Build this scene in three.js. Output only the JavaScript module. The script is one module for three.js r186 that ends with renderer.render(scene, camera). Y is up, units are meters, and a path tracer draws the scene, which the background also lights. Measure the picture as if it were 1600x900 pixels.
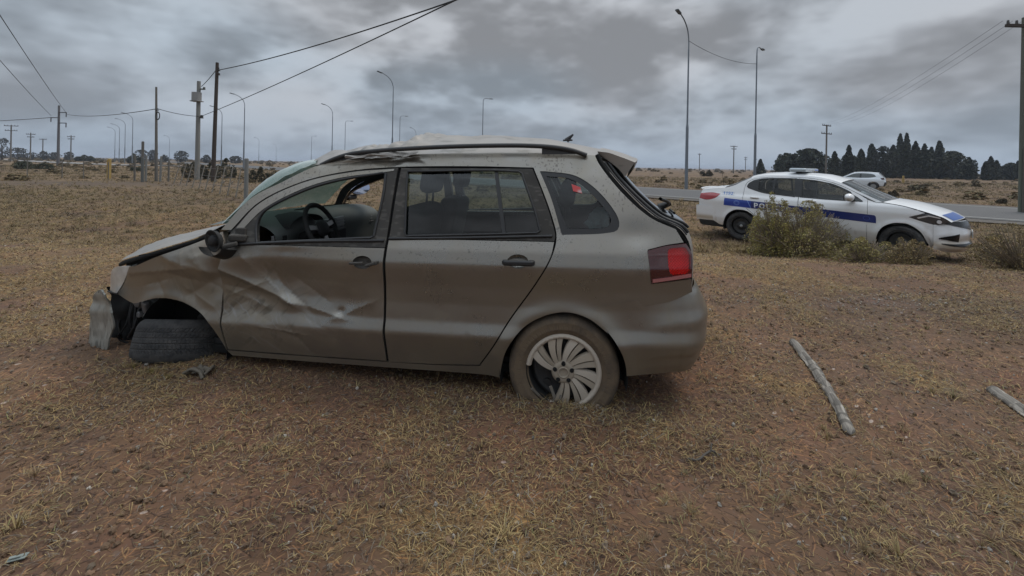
import * as THREE from 'three';
import { mergeGeometries } from 'three/addons/utils/BufferGeometryUtils.js';
import { RoundedBoxGeometry } from 'three/addons/geometries/RoundedBoxGeometry.js';

// ---------------------------------------------------------------- camera, sky, sun, exposure
const scene = new THREE.Scene();
const camera = new THREE.PerspectiveCamera(2 * Math.atan(450 / 650) * 180 / Math.PI, 16 / 9, 0.05, 9000);
camera.position.set(0, 1.29, 0);
camera.rotation.z = 0.0182;                              // the photographer held it a degree off level
camera.setViewOffset(1600, 900, 0, 192, 1600, 900);      // lens shift: verticals stay parallel
const renderer = new THREE.WebGLRenderer();
renderer.toneMapping = THREE.LinearToneMapping;
renderer.toneMappingExposure = 1.48;
renderer.shadowMap.enabled = true;

function rng(seed) { let s = seed >>> 0; return () => { s = (s + 0x6d2b79f5) | 0; let t = Math.imul(s ^ (s >>> 15), 1 | s); t = (t + Math.imul(t ^ (t >>> 7), 61 | t)) ^ t; return ((t ^ (t >>> 14)) >>> 0) / 4294967296; }; }
const clamp = (x, a = 0, b = 1) => Math.min(b, Math.max(a, x));
const sstep = (a, b, x) => { const t = clamp((x - a) / (b - a)); return t * t * (3 - 2 * t); };
const lerp = (a, b, t) => a + (b - a) * t;
function hash3(x, y, z) { let h = Math.imul(x | 0, 374761393) ^ Math.imul(y | 0, 668265263) ^ Math.imul(z | 0, 2147483647 ^ 0x5bd1e995); h = Math.imul(h ^ (h >>> 13), 1274126177); h = Math.imul(h ^ (h >>> 15), 2246822519); return ((h ^ (h >>> 16)) >>> 0) / 4294967296; }
function noise3(x, y, z) {
  const X = Math.floor(x), Y = Math.floor(y), Z = Math.floor(z); let fx = x - X, fy = y - Y, fz = z - Z;
  fx = fx * fx * fx * (fx * (fx * 6 - 15) + 10); fy = fy * fy * fy * (fy * (fy * 6 - 15) + 10); fz = fz * fz * fz * (fz * (fz * 6 - 15) + 10);
  const c = (i, j, k) => hash3(X + i, Y + j, Z + k);
  return lerp(lerp(lerp(c(0, 0, 0), c(1, 0, 0), fx), lerp(c(0, 1, 0), c(1, 1, 0), fx), fy), lerp(lerp(c(0, 0, 1), c(1, 0, 1), fx), lerp(c(0, 1, 1), c(1, 1, 1), fx), fy), fz) * 2 - 1;
}
function hash2(x, y) { let h = Math.imul(x | 0, 374761393) ^ Math.imul(y | 0, 668265263); h = Math.imul(h ^ (h >>> 13), 1274126177); h = Math.imul(h ^ (h >>> 15), 2246822519); return ((h ^ (h >>> 16)) >>> 0) / 4294967296; }
function noise2(x, y) {
  const X = Math.floor(x), Y = Math.floor(y); let fx = x - X, fy = y - Y; fx = fx * fx * (3 - 2 * fx); fy = fy * fy * (3 - 2 * fy);
  return lerp(lerp(hash2(X, Y), hash2(X + 1, Y), fx), lerp(hash2(X, Y + 1), hash2(X + 1, Y + 1), fx), fy) * 2 - 1;
}
function fbm2(x, y, o = 4, g = 0.5) { let s = 0, a = 1, n = 0; for (let i = 0; i < o; i++) { s += a * noise2(x + 17.3 * i, y - 9.1 * i); n += a; a *= g; x *= 2.03; y *= 2.03; } return s / n; }
function fbm3(x, y, z, o = 4, g = 0.5) { let s = 0, a = 1, n = 0; for (let i = 0; i < o; i++) { s += a * noise3(x + 7.7 * i, y + 3.1 * i, z - 5.3 * i); n += a; a *= g; x *= 2.05; y *= 2.05; z *= 2.05; } return s / n; }

// overcast sky: a broken stratocumulus deck seen from below, computed as radiance
{
  const W = 2048, H = 1024, data = new Float32Array(W * H * 4);
  for (let j = 0; j < H; j++) {
    const el = (j + 0.5) / H * Math.PI - Math.PI / 2;
    for (let i = 0; i < W; i++) {
      const u = (i + 0.5) / W, az = (u - 0.5) * 2 * Math.PI;                 // three.js: u = atan2(z, x) / 2pi + 0.5
      const dx = Math.cos(az) * Math.cos(el), dz = Math.sin(az) * Math.cos(el), dy = Math.sin(el);
      const k = (j * W + i) * 4;
      if (dy < -0.03) { data[k] = 0.17; data[k + 1] = 0.16; data[k + 2] = 0.15; data[k + 3] = 1; continue; }
      const q = 1.75 / (Math.max(dy, 0) + 0.30), px = dx * q, pz = dz * q;
      const wx = fbm2(px * 0.9 + 11, pz * 0.9 - 4, 3), wz = fbm2(px * 0.9 - 23, pz * 0.9 + 8, 3);
      const big = fbm2(px * 0.55 + 0.35 * wx + 3.2, pz * 0.55 + 0.35 * wz + 1.7, 3);
      let lump = fbm2(px * 2.2 + 0.6 * wx - 6.1, pz * 2.2 + 0.6 * wz + 2.4, 6, 0.55);
      const fine = fbm2(px * 5 + wx, pz * 5 + wz, 4);
      const hz = Math.exp(-Math.max(dy, 0) / 0.085);                         // lowest few degrees: deep layer, bluish and even
      const ball = fbm3(dx * 4.2 + 0.25 * wx + 3, dy * 10.5 + 1, dz * 4.2 + 0.25 * wz, 5, 0.55), puff = Math.abs(fbm3(dx * 7 + 9, dy * 16, dz * 7 - 4, 4, 0.55));
      let c = 0.60 + 0.36 * big + 0.22 * lump + 1.20 * ball - 0.50 * puff + 0.12 * fine;
      c = lerp(sstep(0.0, 1.0, c), 0.40 + 0.12 * lump, 0.7 * hz);
      let L = lerp(0.178, 0.375, c);
      L *= 1 + 2.2 * sstep(0.34, 1.0, dy);                                   // overcast skies brighten towards the zenith
      const warm = clamp(0.5 + 0.9 * noise2(px * 1.1 + 40, pz * 1.1 - 17), 0, 1) * (1 - hz);
      data[k] = L * lerp(0.86, 0.94, warm) * (1 - 0.08 * hz);
      data[k + 1] = L * lerp(0.985, 0.985, warm) * (1 - 0.03 * hz);
      data[k + 2] = L * lerp(1.12, 1.06, warm) * (1 + 0.05 * hz);
      data[k + 3] = 1;
    }
  }
  const sky = new THREE.DataTexture(data, W, H, THREE.RGBAFormat, THREE.FloatType);
  sky.mapping = THREE.EquirectangularReflectionMapping; sky.magFilter = THREE.LinearFilter; sky.minFilter = THREE.LinearFilter; sky.needsUpdate = true;
  scene.background = sky; scene.environment = sky;
}
const sun = new THREE.DirectionalLight(0xfff4e6, 0.9);
sun.position.set(14, 30, -12); sun.target.position.set(0, 0, -4); sun.shadow.radius = 40; sun.castShadow = true;
Object.assign(sun.shadow.camera, { left: -30, right: 30, top: 30, bottom: -30, near: 1, far: 120 });
sun.shadow.mapSize.set(2048, 2048);
scene.add(sun, sun.target);

// ---------------------------------------------------------------- naming
const used = {};
function numbered(n) { const k = used[n] = (used[n] ?? -1) + 1; return k ? n + '_' + String(k).padStart(3, '0') : n; }
function tag(o, label, category, group) { o.userData.label = label; if (category) o.userData.category = category; if (group) o.userData.group = group; return o; }
function thing(name, label, category, pos = [0, 0, 0], turn = 0, group) { const g = new THREE.Group(); g.name = numbered(name); g.position.set(...pos); g.rotation.y = turn; scene.add(g); return tag(g, label, category, group); }
function part(parent, name, geo, m, label) { const o = new THREE.Mesh(geo, m); o.name = name; o.castShadow = o.receiveShadow = true; parent.add(o); if (label) o.userData.label = label; return o; }
function single(name, geo, m, label, category, group) { const o = new THREE.Mesh(geo, m); o.name = numbered(name); o.castShadow = o.receiveShadow = true; scene.add(o); return tag(o, label, category, group); }
function structure(name, geo, m) { const o = new THREE.Mesh(geo, m); o.name = name; o.userData.kind = 'structure'; o.receiveShadow = true; o.castShadow = true; scene.add(o); return o; }
function stuff(o, name, label, category) { o.name = name; o.userData.kind = 'stuff'; o.castShadow = o.receiveShadow = true; if (label) tag(o, label, category); return o; }

// ---------------------------------------------------------------- geometry helpers
const V = (x, y, z) => new THREE.Vector3(x, y, z);
function geoOf(pos, idx, nor, uv, col) {
  const g = new THREE.BufferGeometry();
  g.setAttribute('position', new THREE.BufferAttribute(new Float32Array(pos), 3));
  if (nor) g.setAttribute('normal', new THREE.BufferAttribute(new Float32Array(nor), 3));
  g.setAttribute('uv', new THREE.BufferAttribute(new Float32Array(uv ?? (pos.length / 3 * 2)), 2));
  if (col) g.setAttribute('color', new THREE.BufferAttribute(new Float32Array(col), 3));
  if (idx) g.setIndex(new THREE.BufferAttribute(new Uint32Array(idx), 1));
  if (!nor) g.computeVertexNormals();
  return g;
}
function merge(list) {
  const l = list.map((g) => { const n = g.index ? g.toNonIndexed() : g; for (const k of Object.keys(n.attributes)) if (!['position', 'normal', 'uv'].includes(k)) n.deleteAttribute(k); return n; });
  return mergeGeometries(l);
}
function box(w, h, d, x = 0, y = 0, z = 0, r = 0, rot) { const g = r ? new RoundedBoxGeometry(w, h, d, 2, r) : new THREE.BoxGeometry(w, h, d); if (rot) g.applyMatrix4(new THREE.Matrix4().makeRotationFromEuler(new THREE.Euler(...rot))); return g.translate(x, y, z); }
function tube(pts, r, rs = 8, closed = false, n) { const c = new THREE.CatmullRomCurve3(pts.map((p) => V(...p)), closed, 'centripetal'); return new THREE.TubeGeometry(c, n ?? Math.max(2, pts.length * 4), r, rs, closed); }
function cyl(r0, r1, a, b, seg = 10) { const A = V(...a), B = V(...b), d = B.clone().sub(A), g = new THREE.CylinderGeometry(r1, r0, d.length(), seg); g.applyQuaternion(new THREE.Quaternion().setFromUnitVectors(V(0, 1, 0), d.clone().normalize())); return g.translate((A.x + B.x) / 2, (A.y + B.y) / 2, (A.z + B.z) / 2); }
function flipped(g) { const n = g.index ? g.toNonIndexed() : g.clone(); const p = n.attributes.position.array, q = n.attributes.normal?.array, u = n.attributes.uv?.array; for (let i = 0; i < p.length; i += 3) { p[i + 2] *= -1; if (q) q[i + 2] *= -1; } const sw = (a, s) => { if (!a) return; for (let t = 0; t < a.length; t += 3 * s) for (let c = 0; c < s; c++) { const x = a[t + s + c]; a[t + s + c] = a[t + 2 * s + c]; a[t + 2 * s + c] = x; } }; sw(p, 3); sw(q, 3); sw(u, 2); return n; }

// an outline given as [x, y] (smooth) or [x, y, 1] (corner), splined between corners and resampled to steps of at most L
function outline(pts, L = 0.02) {
  const n = pts.length, start = Math.max(0, pts.findIndex((p) => p[2])), out = [];
  const any = pts.some((p) => p[2]);
  if (!any) { const c = new THREE.CatmullRomCurve3(pts.map((p) => V(p[0], p[1], 0)), true, 'centripetal'); const m = Math.ceil(c.getLength() / L); for (let i = 0; i < m; i++) { const q = c.getPointAt(i / m); out.push([q.x, q.y]); } return out; }
  let run = [pts[start]];
  for (let k = 1; k <= n; k++) {
    const p = pts[(start + k) % n]; run.push(p);
    if (p[2] || k === n) {
      const c = run.length === 2 ? new THREE.LineCurve3(V(run[0][0], run[0][1], 0), V(run[1][0], run[1][1], 0)) : new THREE.CatmullRomCurve3(run.map((q) => V(q[0], q[1], 0)), false, 'centripetal');
      const m = Math.max(1, Math.ceil(c.getLength() / L)); for (let i = 0; i < m; i++) { const q = c.getPointAt(i / m); out.push([q.x, q.y]); }
      run = [p];
    }
  }
  return out;
}
// a sheet-metal panel: a flat outline with holes, meshed finely, laid on the surface z = zf(x, y), its edges turned inwards by skirt
function panel(out, holes, zf, { L = 0.022, skirt = 0.018, off = 0, uvf } = {}) {
  let o = outline(out, L); if (THREE.ShapeUtils.isClockWise(o.map((p) => new THREE.Vector2(...p)))) o.reverse();
  const hs = holes.map((h) => { const q = outline(h, L); if (!THREE.ShapeUtils.isClockWise(q.map((p) => new THREE.Vector2(...p)))) q.reverse(); return q; });
  const v2 = (a) => a.map((p) => new THREE.Vector2(p[0], p[1]));
  let tri = THREE.ShapeUtils.triangulateShape(v2(o), hs.map(v2));
  const P = [...o, ...hs.flat()].map((p) => [p[0], p[1]]);
  const L2 = (L * 1.25) ** 2, len = (a, b) => (P[a][0] - P[b][0]) ** 2 + (P[a][1] - P[b][1]) ** 2;
  for (let it = 0; it < 14; it++) {
    const mid = new Map(); let any = false; const next = [];
    const m = (a, b) => { if (len(a, b) <= L2) return -1; const k = a < b ? a * 4194304 + b : b * 4194304 + a; let i = mid.get(k); if (i === undefined) { i = P.length; P.push([(P[a][0] + P[b][0]) / 2, (P[a][1] + P[b][1]) / 2]); mid.set(k, i); } any = true; return i; };
    for (const [a, b, c] of tri) {
      const ab = m(a, b), bc = m(b, c), ca = m(c, a), n = (ab >= 0) + (bc >= 0) + (ca >= 0);
      if (!n) next.push([a, b, c]);
      else if (n === 3) next.push([a, ab, ca], [ab, b, bc], [ca, bc, c], [ab, bc, ca]);
      else if (n === 1) { if (ab >= 0) next.push([a, ab, c], [ab, b, c]); else if (bc >= 0) next.push([a, b, bc], [a, bc, c]); else next.push([a, b, ca], [ca, b, c]); }
      else if (ab < 0) { if (len(a, bc) < len(b, ca)) next.push([a, b, bc], [a, bc, ca], [ca, bc, c]); else next.push([a, b, ca], [b, bc, ca], [ca, bc, c]); }
      else if (bc < 0) { if (len(b, ca) < len(c, ab)) next.push([b, c, ca], [b, ca, ab], [ab, ca, a]); else next.push([b, c, ab], [c, ca, ab], [ab, ca, a]); }
      else { if (len(c, ab) < len(a, bc)) next.push([c, a, ab], [c, ab, bc], [bc, ab, b]); else next.push([c, a, bc], [a, ab, bc], [bc, ab, b]); }
    }
    tri = next; if (!any) break;
  }
  const pos = [], nor = [], uv = [], idx = [], e = 0.003, uvo = uvf ?? ((x, y) => [x, y]);
  for (const [x, y] of P) {
    const z = zf(x, y), nx = -(zf(x + e, y) - zf(x - e, y)) / (2 * e), ny = -(zf(x, y + e) - zf(x, y - e)) / (2 * e), l = Math.hypot(nx, ny, 1);
    pos.push(x + nx / l * off, y + ny / l * off, z + off / l); nor.push(nx / l, ny / l, 1 / l); uv.push(...uvo(x, y));
  }
  for (const t of tri) idx.push(...t);
  if (skirt) for (const loop of [o, ...hs]) for (let i = 0; i < loop.length; i++) {
    const a = loop[i], b = loop[(i + 1) % loop.length], dx = b[0] - a[0], dy = b[1] - a[1], l = Math.hypot(dx, dy) || 1, n = [dy / l, -dx / l, 0.15], k = pos.length / 3;
    const za = zf(...a) + off, zb = zf(...b) + off, s = Math.min(skirt, 0.05) * 0.15;
    pos.push(a[0], a[1], za, b[0], b[1], zb, b[0] - n[0] * s, b[1] - n[1] * s, zb - skirt, a[0] - n[0] * s, a[1] - n[1] * s, za - skirt);
    for (let q = 0; q < 4; q++) nor.push(...n);
    uv.push(...uvo(...a), ...uvo(...b), ...uvo(...b), ...uvo(...a)); idx.push(k, k + 2, k + 1, k, k + 3, k + 2);
  }
  return geoOf(pos, idx, nor, uv);
}
// a curved sheet from a function of (u, v)
function sheet(f, nu, nv, uvf) {
  const pos = [], idx = [], uv = [];
  for (let j = 0; j <= nv; j++) for (let i = 0; i <= nu; i++) { const p = f(i / nu, j / nv); pos.push(...p); uv.push(...(uvf ? uvf(p, i / nu, j / nv) : [i / nu, j / nv])); }
  for (let j = 0; j < nv; j++) for (let i = 0; i < nu; i++) { const a = j * (nu + 1) + i, b = a + 1, c = a + nu + 1, d = c + 1; idx.push(a, b, d, a, d, c); }
  return geoOf(pos, idx, null, uv);
}
const curve1 = (pts) => (x) => { let i = 1; while (i < pts.length - 1 && x > pts[i][0]) i++; const [a, b] = [pts[i - 1], pts[i]], t = clamp((x - a[0]) / (b[0] - a[0])); return lerp(a[1], b[1], t); };
const soft1 = (pts, w) => { const f = curve1(pts); return (x) => (f(x - w) + f(x - w / 2) + f(x) + f(x + w / 2) + f(x + w)) / 5; };
function path3(pts) { const c = new THREE.CatmullRomCurve3(pts.map((p) => V(...p)), false, 'centripetal'); return (t) => { const q = c.getPoint(clamp(t)); return [q.x, q.y, q.z]; }; }
function spinX(pts, seg = 48) { return new THREE.LatheGeometry(pts.map((p) => new THREE.Vector2(p[0], p[1])), seg).rotateX(Math.PI / 2); }   // profile (radius, along +z)

// ---------------------------------------------------------------- textures
function dataTex(W, H, f, srgb) {                       // f(u, v, set) with u, v in 0..1; linear floats -> bytes
  const d = new Uint8Array(W * H * 4), o = [0, 0, 0];
  const enc = (c) => 255 * (c <= 0.0031308 ? 12.92 * c : 1.055 * Math.pow(c, 1 / 2.4) - 0.055);
  for (let j = 0; j < H; j++) for (let i = 0; i < W; i++) { f((i + 0.5) / W, (j + 0.5) / H, o, i, j); const k = (j * W + i) * 4; for (let c = 0; c < 3; c++) d[k + c] = clamp(srgb ? enc(clamp(o[c])) : 255 * clamp(o[c]), 0, 255); d[k + 3] = 255; }
  const t = new THREE.DataTexture(d, W, H); if (srgb) t.colorSpace = THREE.SRGBColorSpace;
  t.magFilter = THREE.LinearFilter; t.minFilter = THREE.LinearMipmapLinearFilter; t.wrapS = t.wrapT = THREE.RepeatWrapping; t.needsUpdate = true; return t;
}
const std = (r, g, b, rough = 0.8, metal = 0, more = {}) => new THREE.MeshStandardMaterial({ color: new THREE.Color().setRGB(r, g, b), roughness: rough, metalness: metal, ...more });
const phys = (r, g, b, rough, metal, more = {}) => new THREE.MeshPhysicalMaterial({ color: new THREE.Color().setRGB(r, g, b), roughness: rough, metalness: metal, ...more });

// ---------------------------------------------------------------- ground
const ROAD = { p: V(16.6, 0, -13.6), d: V(-0.7, 0, -0.714).normalize(), n: V(0.714, 0, -0.7).normalize(), w: 8.6 };   // near edge, direction, across
const across = (x, z) => (x - ROAD.p.x) * ROAD.n.x + (z - ROAD.p.z) * ROAD.n.z;
function height(x, z) {
  const d = -z, dist = Math.hypot(x, z + 2);
  let h = -0.27 * sstep(4.6, 8.4, d + 0.25 * noise2(x * 0.4, z * 0.4)) ;
  h += 0.035 * Math.exp(-(((x + 2.2) / 1.1) ** 2 + ((z + 2.75) / 0.45) ** 2));
  h += 0.05 * Math.exp(-(((x - 0.35) / 0.5) ** 2 + ((z + 2.05) / 0.18) ** 2));          // soil pushed up in front of the sunken wheel
  const r = across(x, z), off = r < 0 ? -r : Math.max(0, r - ROAD.w), flat = sstep(0.3, 5, off);
  h += 0.022 * fbm2(x * 1.3, z * 1.3, 3) * flat + 0.012 * fbm2(x * 4.1 + 9, z * 4.1, 3) * flat * (1 - sstep(20, 60, dist));
  h += (0.007 * fbm2(x * 13, z * 13 + 4, 2) + 0.006 * Math.abs(noise2(x * 27 + 2, z * 27))) * (1 - sstep(5, 14, dist)) * flat;
  h += 0.10 * fbm2(x * 0.12 + 5, z * 0.12, 3) * sstep(12, 40, d) * flat;
  h -= 0.05 * sstep(3.5, 0.5, off);
  return h;
}
function tint(x, z) {                                    // large patches of the soil: ochre straw, reddish bare earth, grey gravel
  const d = Math.hypot(x, z), a = fbm2(x * 0.55 + 3, z * 0.55 - 8, 4), b = fbm2(x * 0.9 - 20, z * 0.9 + 5, 4), c = fbm2(x * 2.6, z * 2.6, 3);
  let r = 1, g = 1, bl = 1;
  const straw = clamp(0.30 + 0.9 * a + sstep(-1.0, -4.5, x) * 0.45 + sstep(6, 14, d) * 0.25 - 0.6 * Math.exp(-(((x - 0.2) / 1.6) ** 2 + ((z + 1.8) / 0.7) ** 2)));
  const pat = sstep(-0.12, 0.30, fbm2(x * 1.9 + 31, z * 1.9 - 12, 4) + 0.9 * (straw - 0.42));
  r = lerp(0.88, 1.26, pat); g = lerp(0.84, 1.27, pat); bl = lerp(0.87, 1.05, pat);
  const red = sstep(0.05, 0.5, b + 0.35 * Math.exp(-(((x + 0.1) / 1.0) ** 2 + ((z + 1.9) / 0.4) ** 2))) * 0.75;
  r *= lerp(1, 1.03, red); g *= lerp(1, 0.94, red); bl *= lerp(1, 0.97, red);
  const grey = clamp(Math.exp(-(((x - 4.0) / 1.9) ** 2 + ((z + 4.0) / 0.55) ** 2)) * (0.8 + 0.6 * c) + 0.7 * Math.exp(-(((x + 26) / 12) ** 2 + ((z + 25) / 3.2) ** 2)) + 0.35 * sstep(0.2, 0.6, -b));
  r = lerp(r, 0.66, grey); g = lerp(g, 0.72, grey); bl = lerp(bl, 0.90, grey);
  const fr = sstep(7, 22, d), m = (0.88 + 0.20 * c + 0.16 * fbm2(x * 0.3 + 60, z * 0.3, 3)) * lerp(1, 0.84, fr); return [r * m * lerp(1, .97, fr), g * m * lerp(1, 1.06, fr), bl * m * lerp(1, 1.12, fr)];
}
const SOIL = (() => {                                    // matted straw, twigs and crumbs of earth on brown sand, 4.5 m a side
  const S = 2048, cv = document.createElement('canvas'), hv = document.createElement('canvas'); cv.width = cv.height = hv.width = hv.height = S;
  const g = cv.getContext('2d'), k = hv.getContext('2d'), R = rng(5);
  g.fillStyle = '#69533e'; g.fillRect(0, 0, S, S); k.fillStyle = '#5a5a5a'; k.fillRect(0, 0, S, S);
  const wrap = (x, y, r, f) => { for (const dx of [-S, 0, S]) for (const dy of [-S, 0, S]) if (x + dx > -r && x + dx < S + r && y + dy > -r && y + dy < S + r) f(x + dx, y + dy); };
  const rgb = (c, a) => `rgba(${c[0] | 0},${c[1] | 0},${c[2] | 0},${a})`;
  for (let i = 0; i < 2600; i++) { const x = R() * S, y = R() * S, r = 12 + R() * 70, c = [[88, 66, 50], [140, 104, 76], [120, 92, 62], [98, 82, 70], [126, 88, 66]][R() * 5 | 0]; wrap(x, y, r, (X, Y) => { g.fillStyle = rgb(c, 0.10); g.beginPath(); g.ellipse(X, Y, r, r * (0.4 + 0.6 * R()), R() * 3.14, 0, 6.3); g.fill(); }); }
  for (let i = 0; i < 24000; i++) { const x = R() * S, y = R() * S, r = 1.2 + 5.5 * R() ** 3, v = R(), c = v < 0.45 ? [70, 52, 40] : v < 0.8 ? [142, 110, 84] : v < 0.97 ? [112, 96, 84] : [196, 186, 172]; wrap(x, y, r, (X, Y) => { g.fillStyle = rgb(c, 0.75); g.beginPath(); g.ellipse(X, Y, r, r * 0.7, v * 9, 0, 6.3); g.fill(); const q = 60 + 150 * R() | 0; k.fillStyle = `rgba(${q},${q},${q},0.7)`; k.beginPath(); k.ellipse(X, Y, r, r * 0.7, v * 9, 0, 6.3); k.fill(); }); }
  for (let i = 0; i < 42000; i++) {
    const x = R() * S, y = R() * S, l = 8 + 42 * R() * R(), a = R() * 6.283, b = a + (R() - 0.5) * 1.6, v = R(), w = 0.8 + 1.5 * R();
    const c = v < 0.34 ? [170 + 20 * R(), 138, 90] : v < 0.6 ? [132, 104, 72] : v < 0.78 ? [64, 47, 36] : v < 0.93 ? [104, 84, 68] : [150, 142, 126];
    wrap(x, y, 60, (X, Y) => { for (const [q, s] of [[g, rgb(c, 0.7)], [k, `rgba(${150 + 90 * v | 0},${150 + 90 * v | 0},${150 + 90 * v | 0},0.75)`]]) { q.strokeStyle = s; q.lineWidth = w; q.beginPath(); q.moveTo(X, Y); q.quadraticCurveTo(X + Math.cos(a) * l / 2, Y + Math.sin(a) * l / 2, X + Math.cos(a) * l / 2 + Math.cos(b) * l / 2, Y + Math.sin(a) * l / 2 + Math.sin(b) * l / 2); q.stroke(); } });
  }
  const m = new THREE.CanvasTexture(cv), h = new THREE.CanvasTexture(hv); m.colorSpace = THREE.SRGBColorSpace;
  for (const t of [m, h]) { t.wrapS = t.wrapT = THREE.RepeatWrapping; t.anisotropy = 8; }
  return { m, h };
})();
const soilMat = new THREE.MeshStandardMaterial({ map: SOIL.m, bumpMap: SOIL.h, bumpScale: 0.012, roughness: 0.97, vertexColors: true });
{
  const N = 700, k = 8.6, s = 1.35, at = (t, c) => c + s * Math.sinh(k * t), pos = [], idx = [], col = [], uv = [];
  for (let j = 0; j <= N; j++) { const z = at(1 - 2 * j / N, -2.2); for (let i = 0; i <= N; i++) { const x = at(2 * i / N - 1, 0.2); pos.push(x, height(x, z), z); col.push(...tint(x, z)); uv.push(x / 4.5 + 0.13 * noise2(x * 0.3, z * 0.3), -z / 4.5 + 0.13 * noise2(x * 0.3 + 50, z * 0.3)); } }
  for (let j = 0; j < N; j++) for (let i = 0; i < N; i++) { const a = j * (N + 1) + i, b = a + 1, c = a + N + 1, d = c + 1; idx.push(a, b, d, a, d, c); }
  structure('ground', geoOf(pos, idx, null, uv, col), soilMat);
}
// asphalt road with worn edges, and the pale lane on the far left
const ASPH = dataTex(512, 512, (u, v, o) => { const n = fbm2(u * 90, v * 90, 3), s = noise2(u * 256, v * 256), l = 0.075 * (1 + 0.22 * n + 0.25 * s); o[0] = l * 1.02; o[1] = l; o[2] = l * 0.99; }, true);
const asphalt = new THREE.MeshStandardMaterial({ map: ASPH, roughness: 0.72 });
function strip(name, m, o0, o1, y, t0 = -60, t1 = 1500, n = 160, wob = 0, uvs = 4) {
  const pos = [], idx = [], uv = [];
  for (let i = 0; i <= n; i++) { const t = t0 + (t1 - t0) * (i / n) ** 2.2; [o0, o1].forEach((o, q) => { const w = wob * noise2(t * 0.7 + q * 40, q * 9 + o); const x = ROAD.p.x + ROAD.d.x * t + ROAD.n.x * (o + w), z = ROAD.p.z + ROAD.d.z * t + ROAD.n.z * (o + w); pos.push(x, y, z); uv.push(t / uvs, o / uvs); }); }
  for (let i = 0; i < n; i++) { const a = i * 2; idx.push(a, a + 1, a + 3, a, a + 3, a + 2); }
  return structure(name, geoOf(pos, idx.reverse(), null, uv), m);
}
const gravel = std(0.17, 0.15, 0.13, 0.95, 0, { map: dataTex(256, 256, (u, v, o) => { const l = 0.75 + 0.35 * noise2(u * 128, v * 128) + 0.25 * fbm2(u * 20, v * 20, 3); o[0] = o[1] = o[2] = l * 0.8; }, true) });
strip('road_shoulder', gravel, -1.1, ROAD.w + 1.0, -0.262, -60, 1500, 400, 0.35, 1.5);
strip('road', asphalt, 0, ROAD.w, -0.248, -60, 1500, 200, 0.05);
strip('edge_line', std(0.42, 0.41, 0.38, 0.8), 0.55, 0.68, -0.243);
strip('edge_line_001', std(0.42, 0.41, 0.38, 0.8), ROAD.w - 0.68, ROAD.w - 0.55, -0.243);
function ribbon(name, pts, w, m) { const f = path3(pts); structure(name, sheet((u, v) => { const p = f(u), q = f(Math.min(1, u + 0.01)), p0 = f(Math.max(0, u - 0.01)), dx = q[0] - p0[0], dz = q[2] - p0[2], l = Math.hypot(dx, dz), s = (v - 0.5) * w * (1 + 0.2 * noise2(u * 30, v * 3)); const x = p[0] - dz / l * s, z = p[2] + dx / l * s; return [x, height(x, z) + p[1], z]; }, 80, 2), m); }
ribbon('gravel_lane', [[-60, 0.12, -86], [-78, 0.12, -87], [-112, 0.12, -105], [-170, 0.14, -143], [-260, 0.2, -200], [-420, 0.2, -320]], 6, std(0.24, 0.23, 0.22, 0.95));

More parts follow.
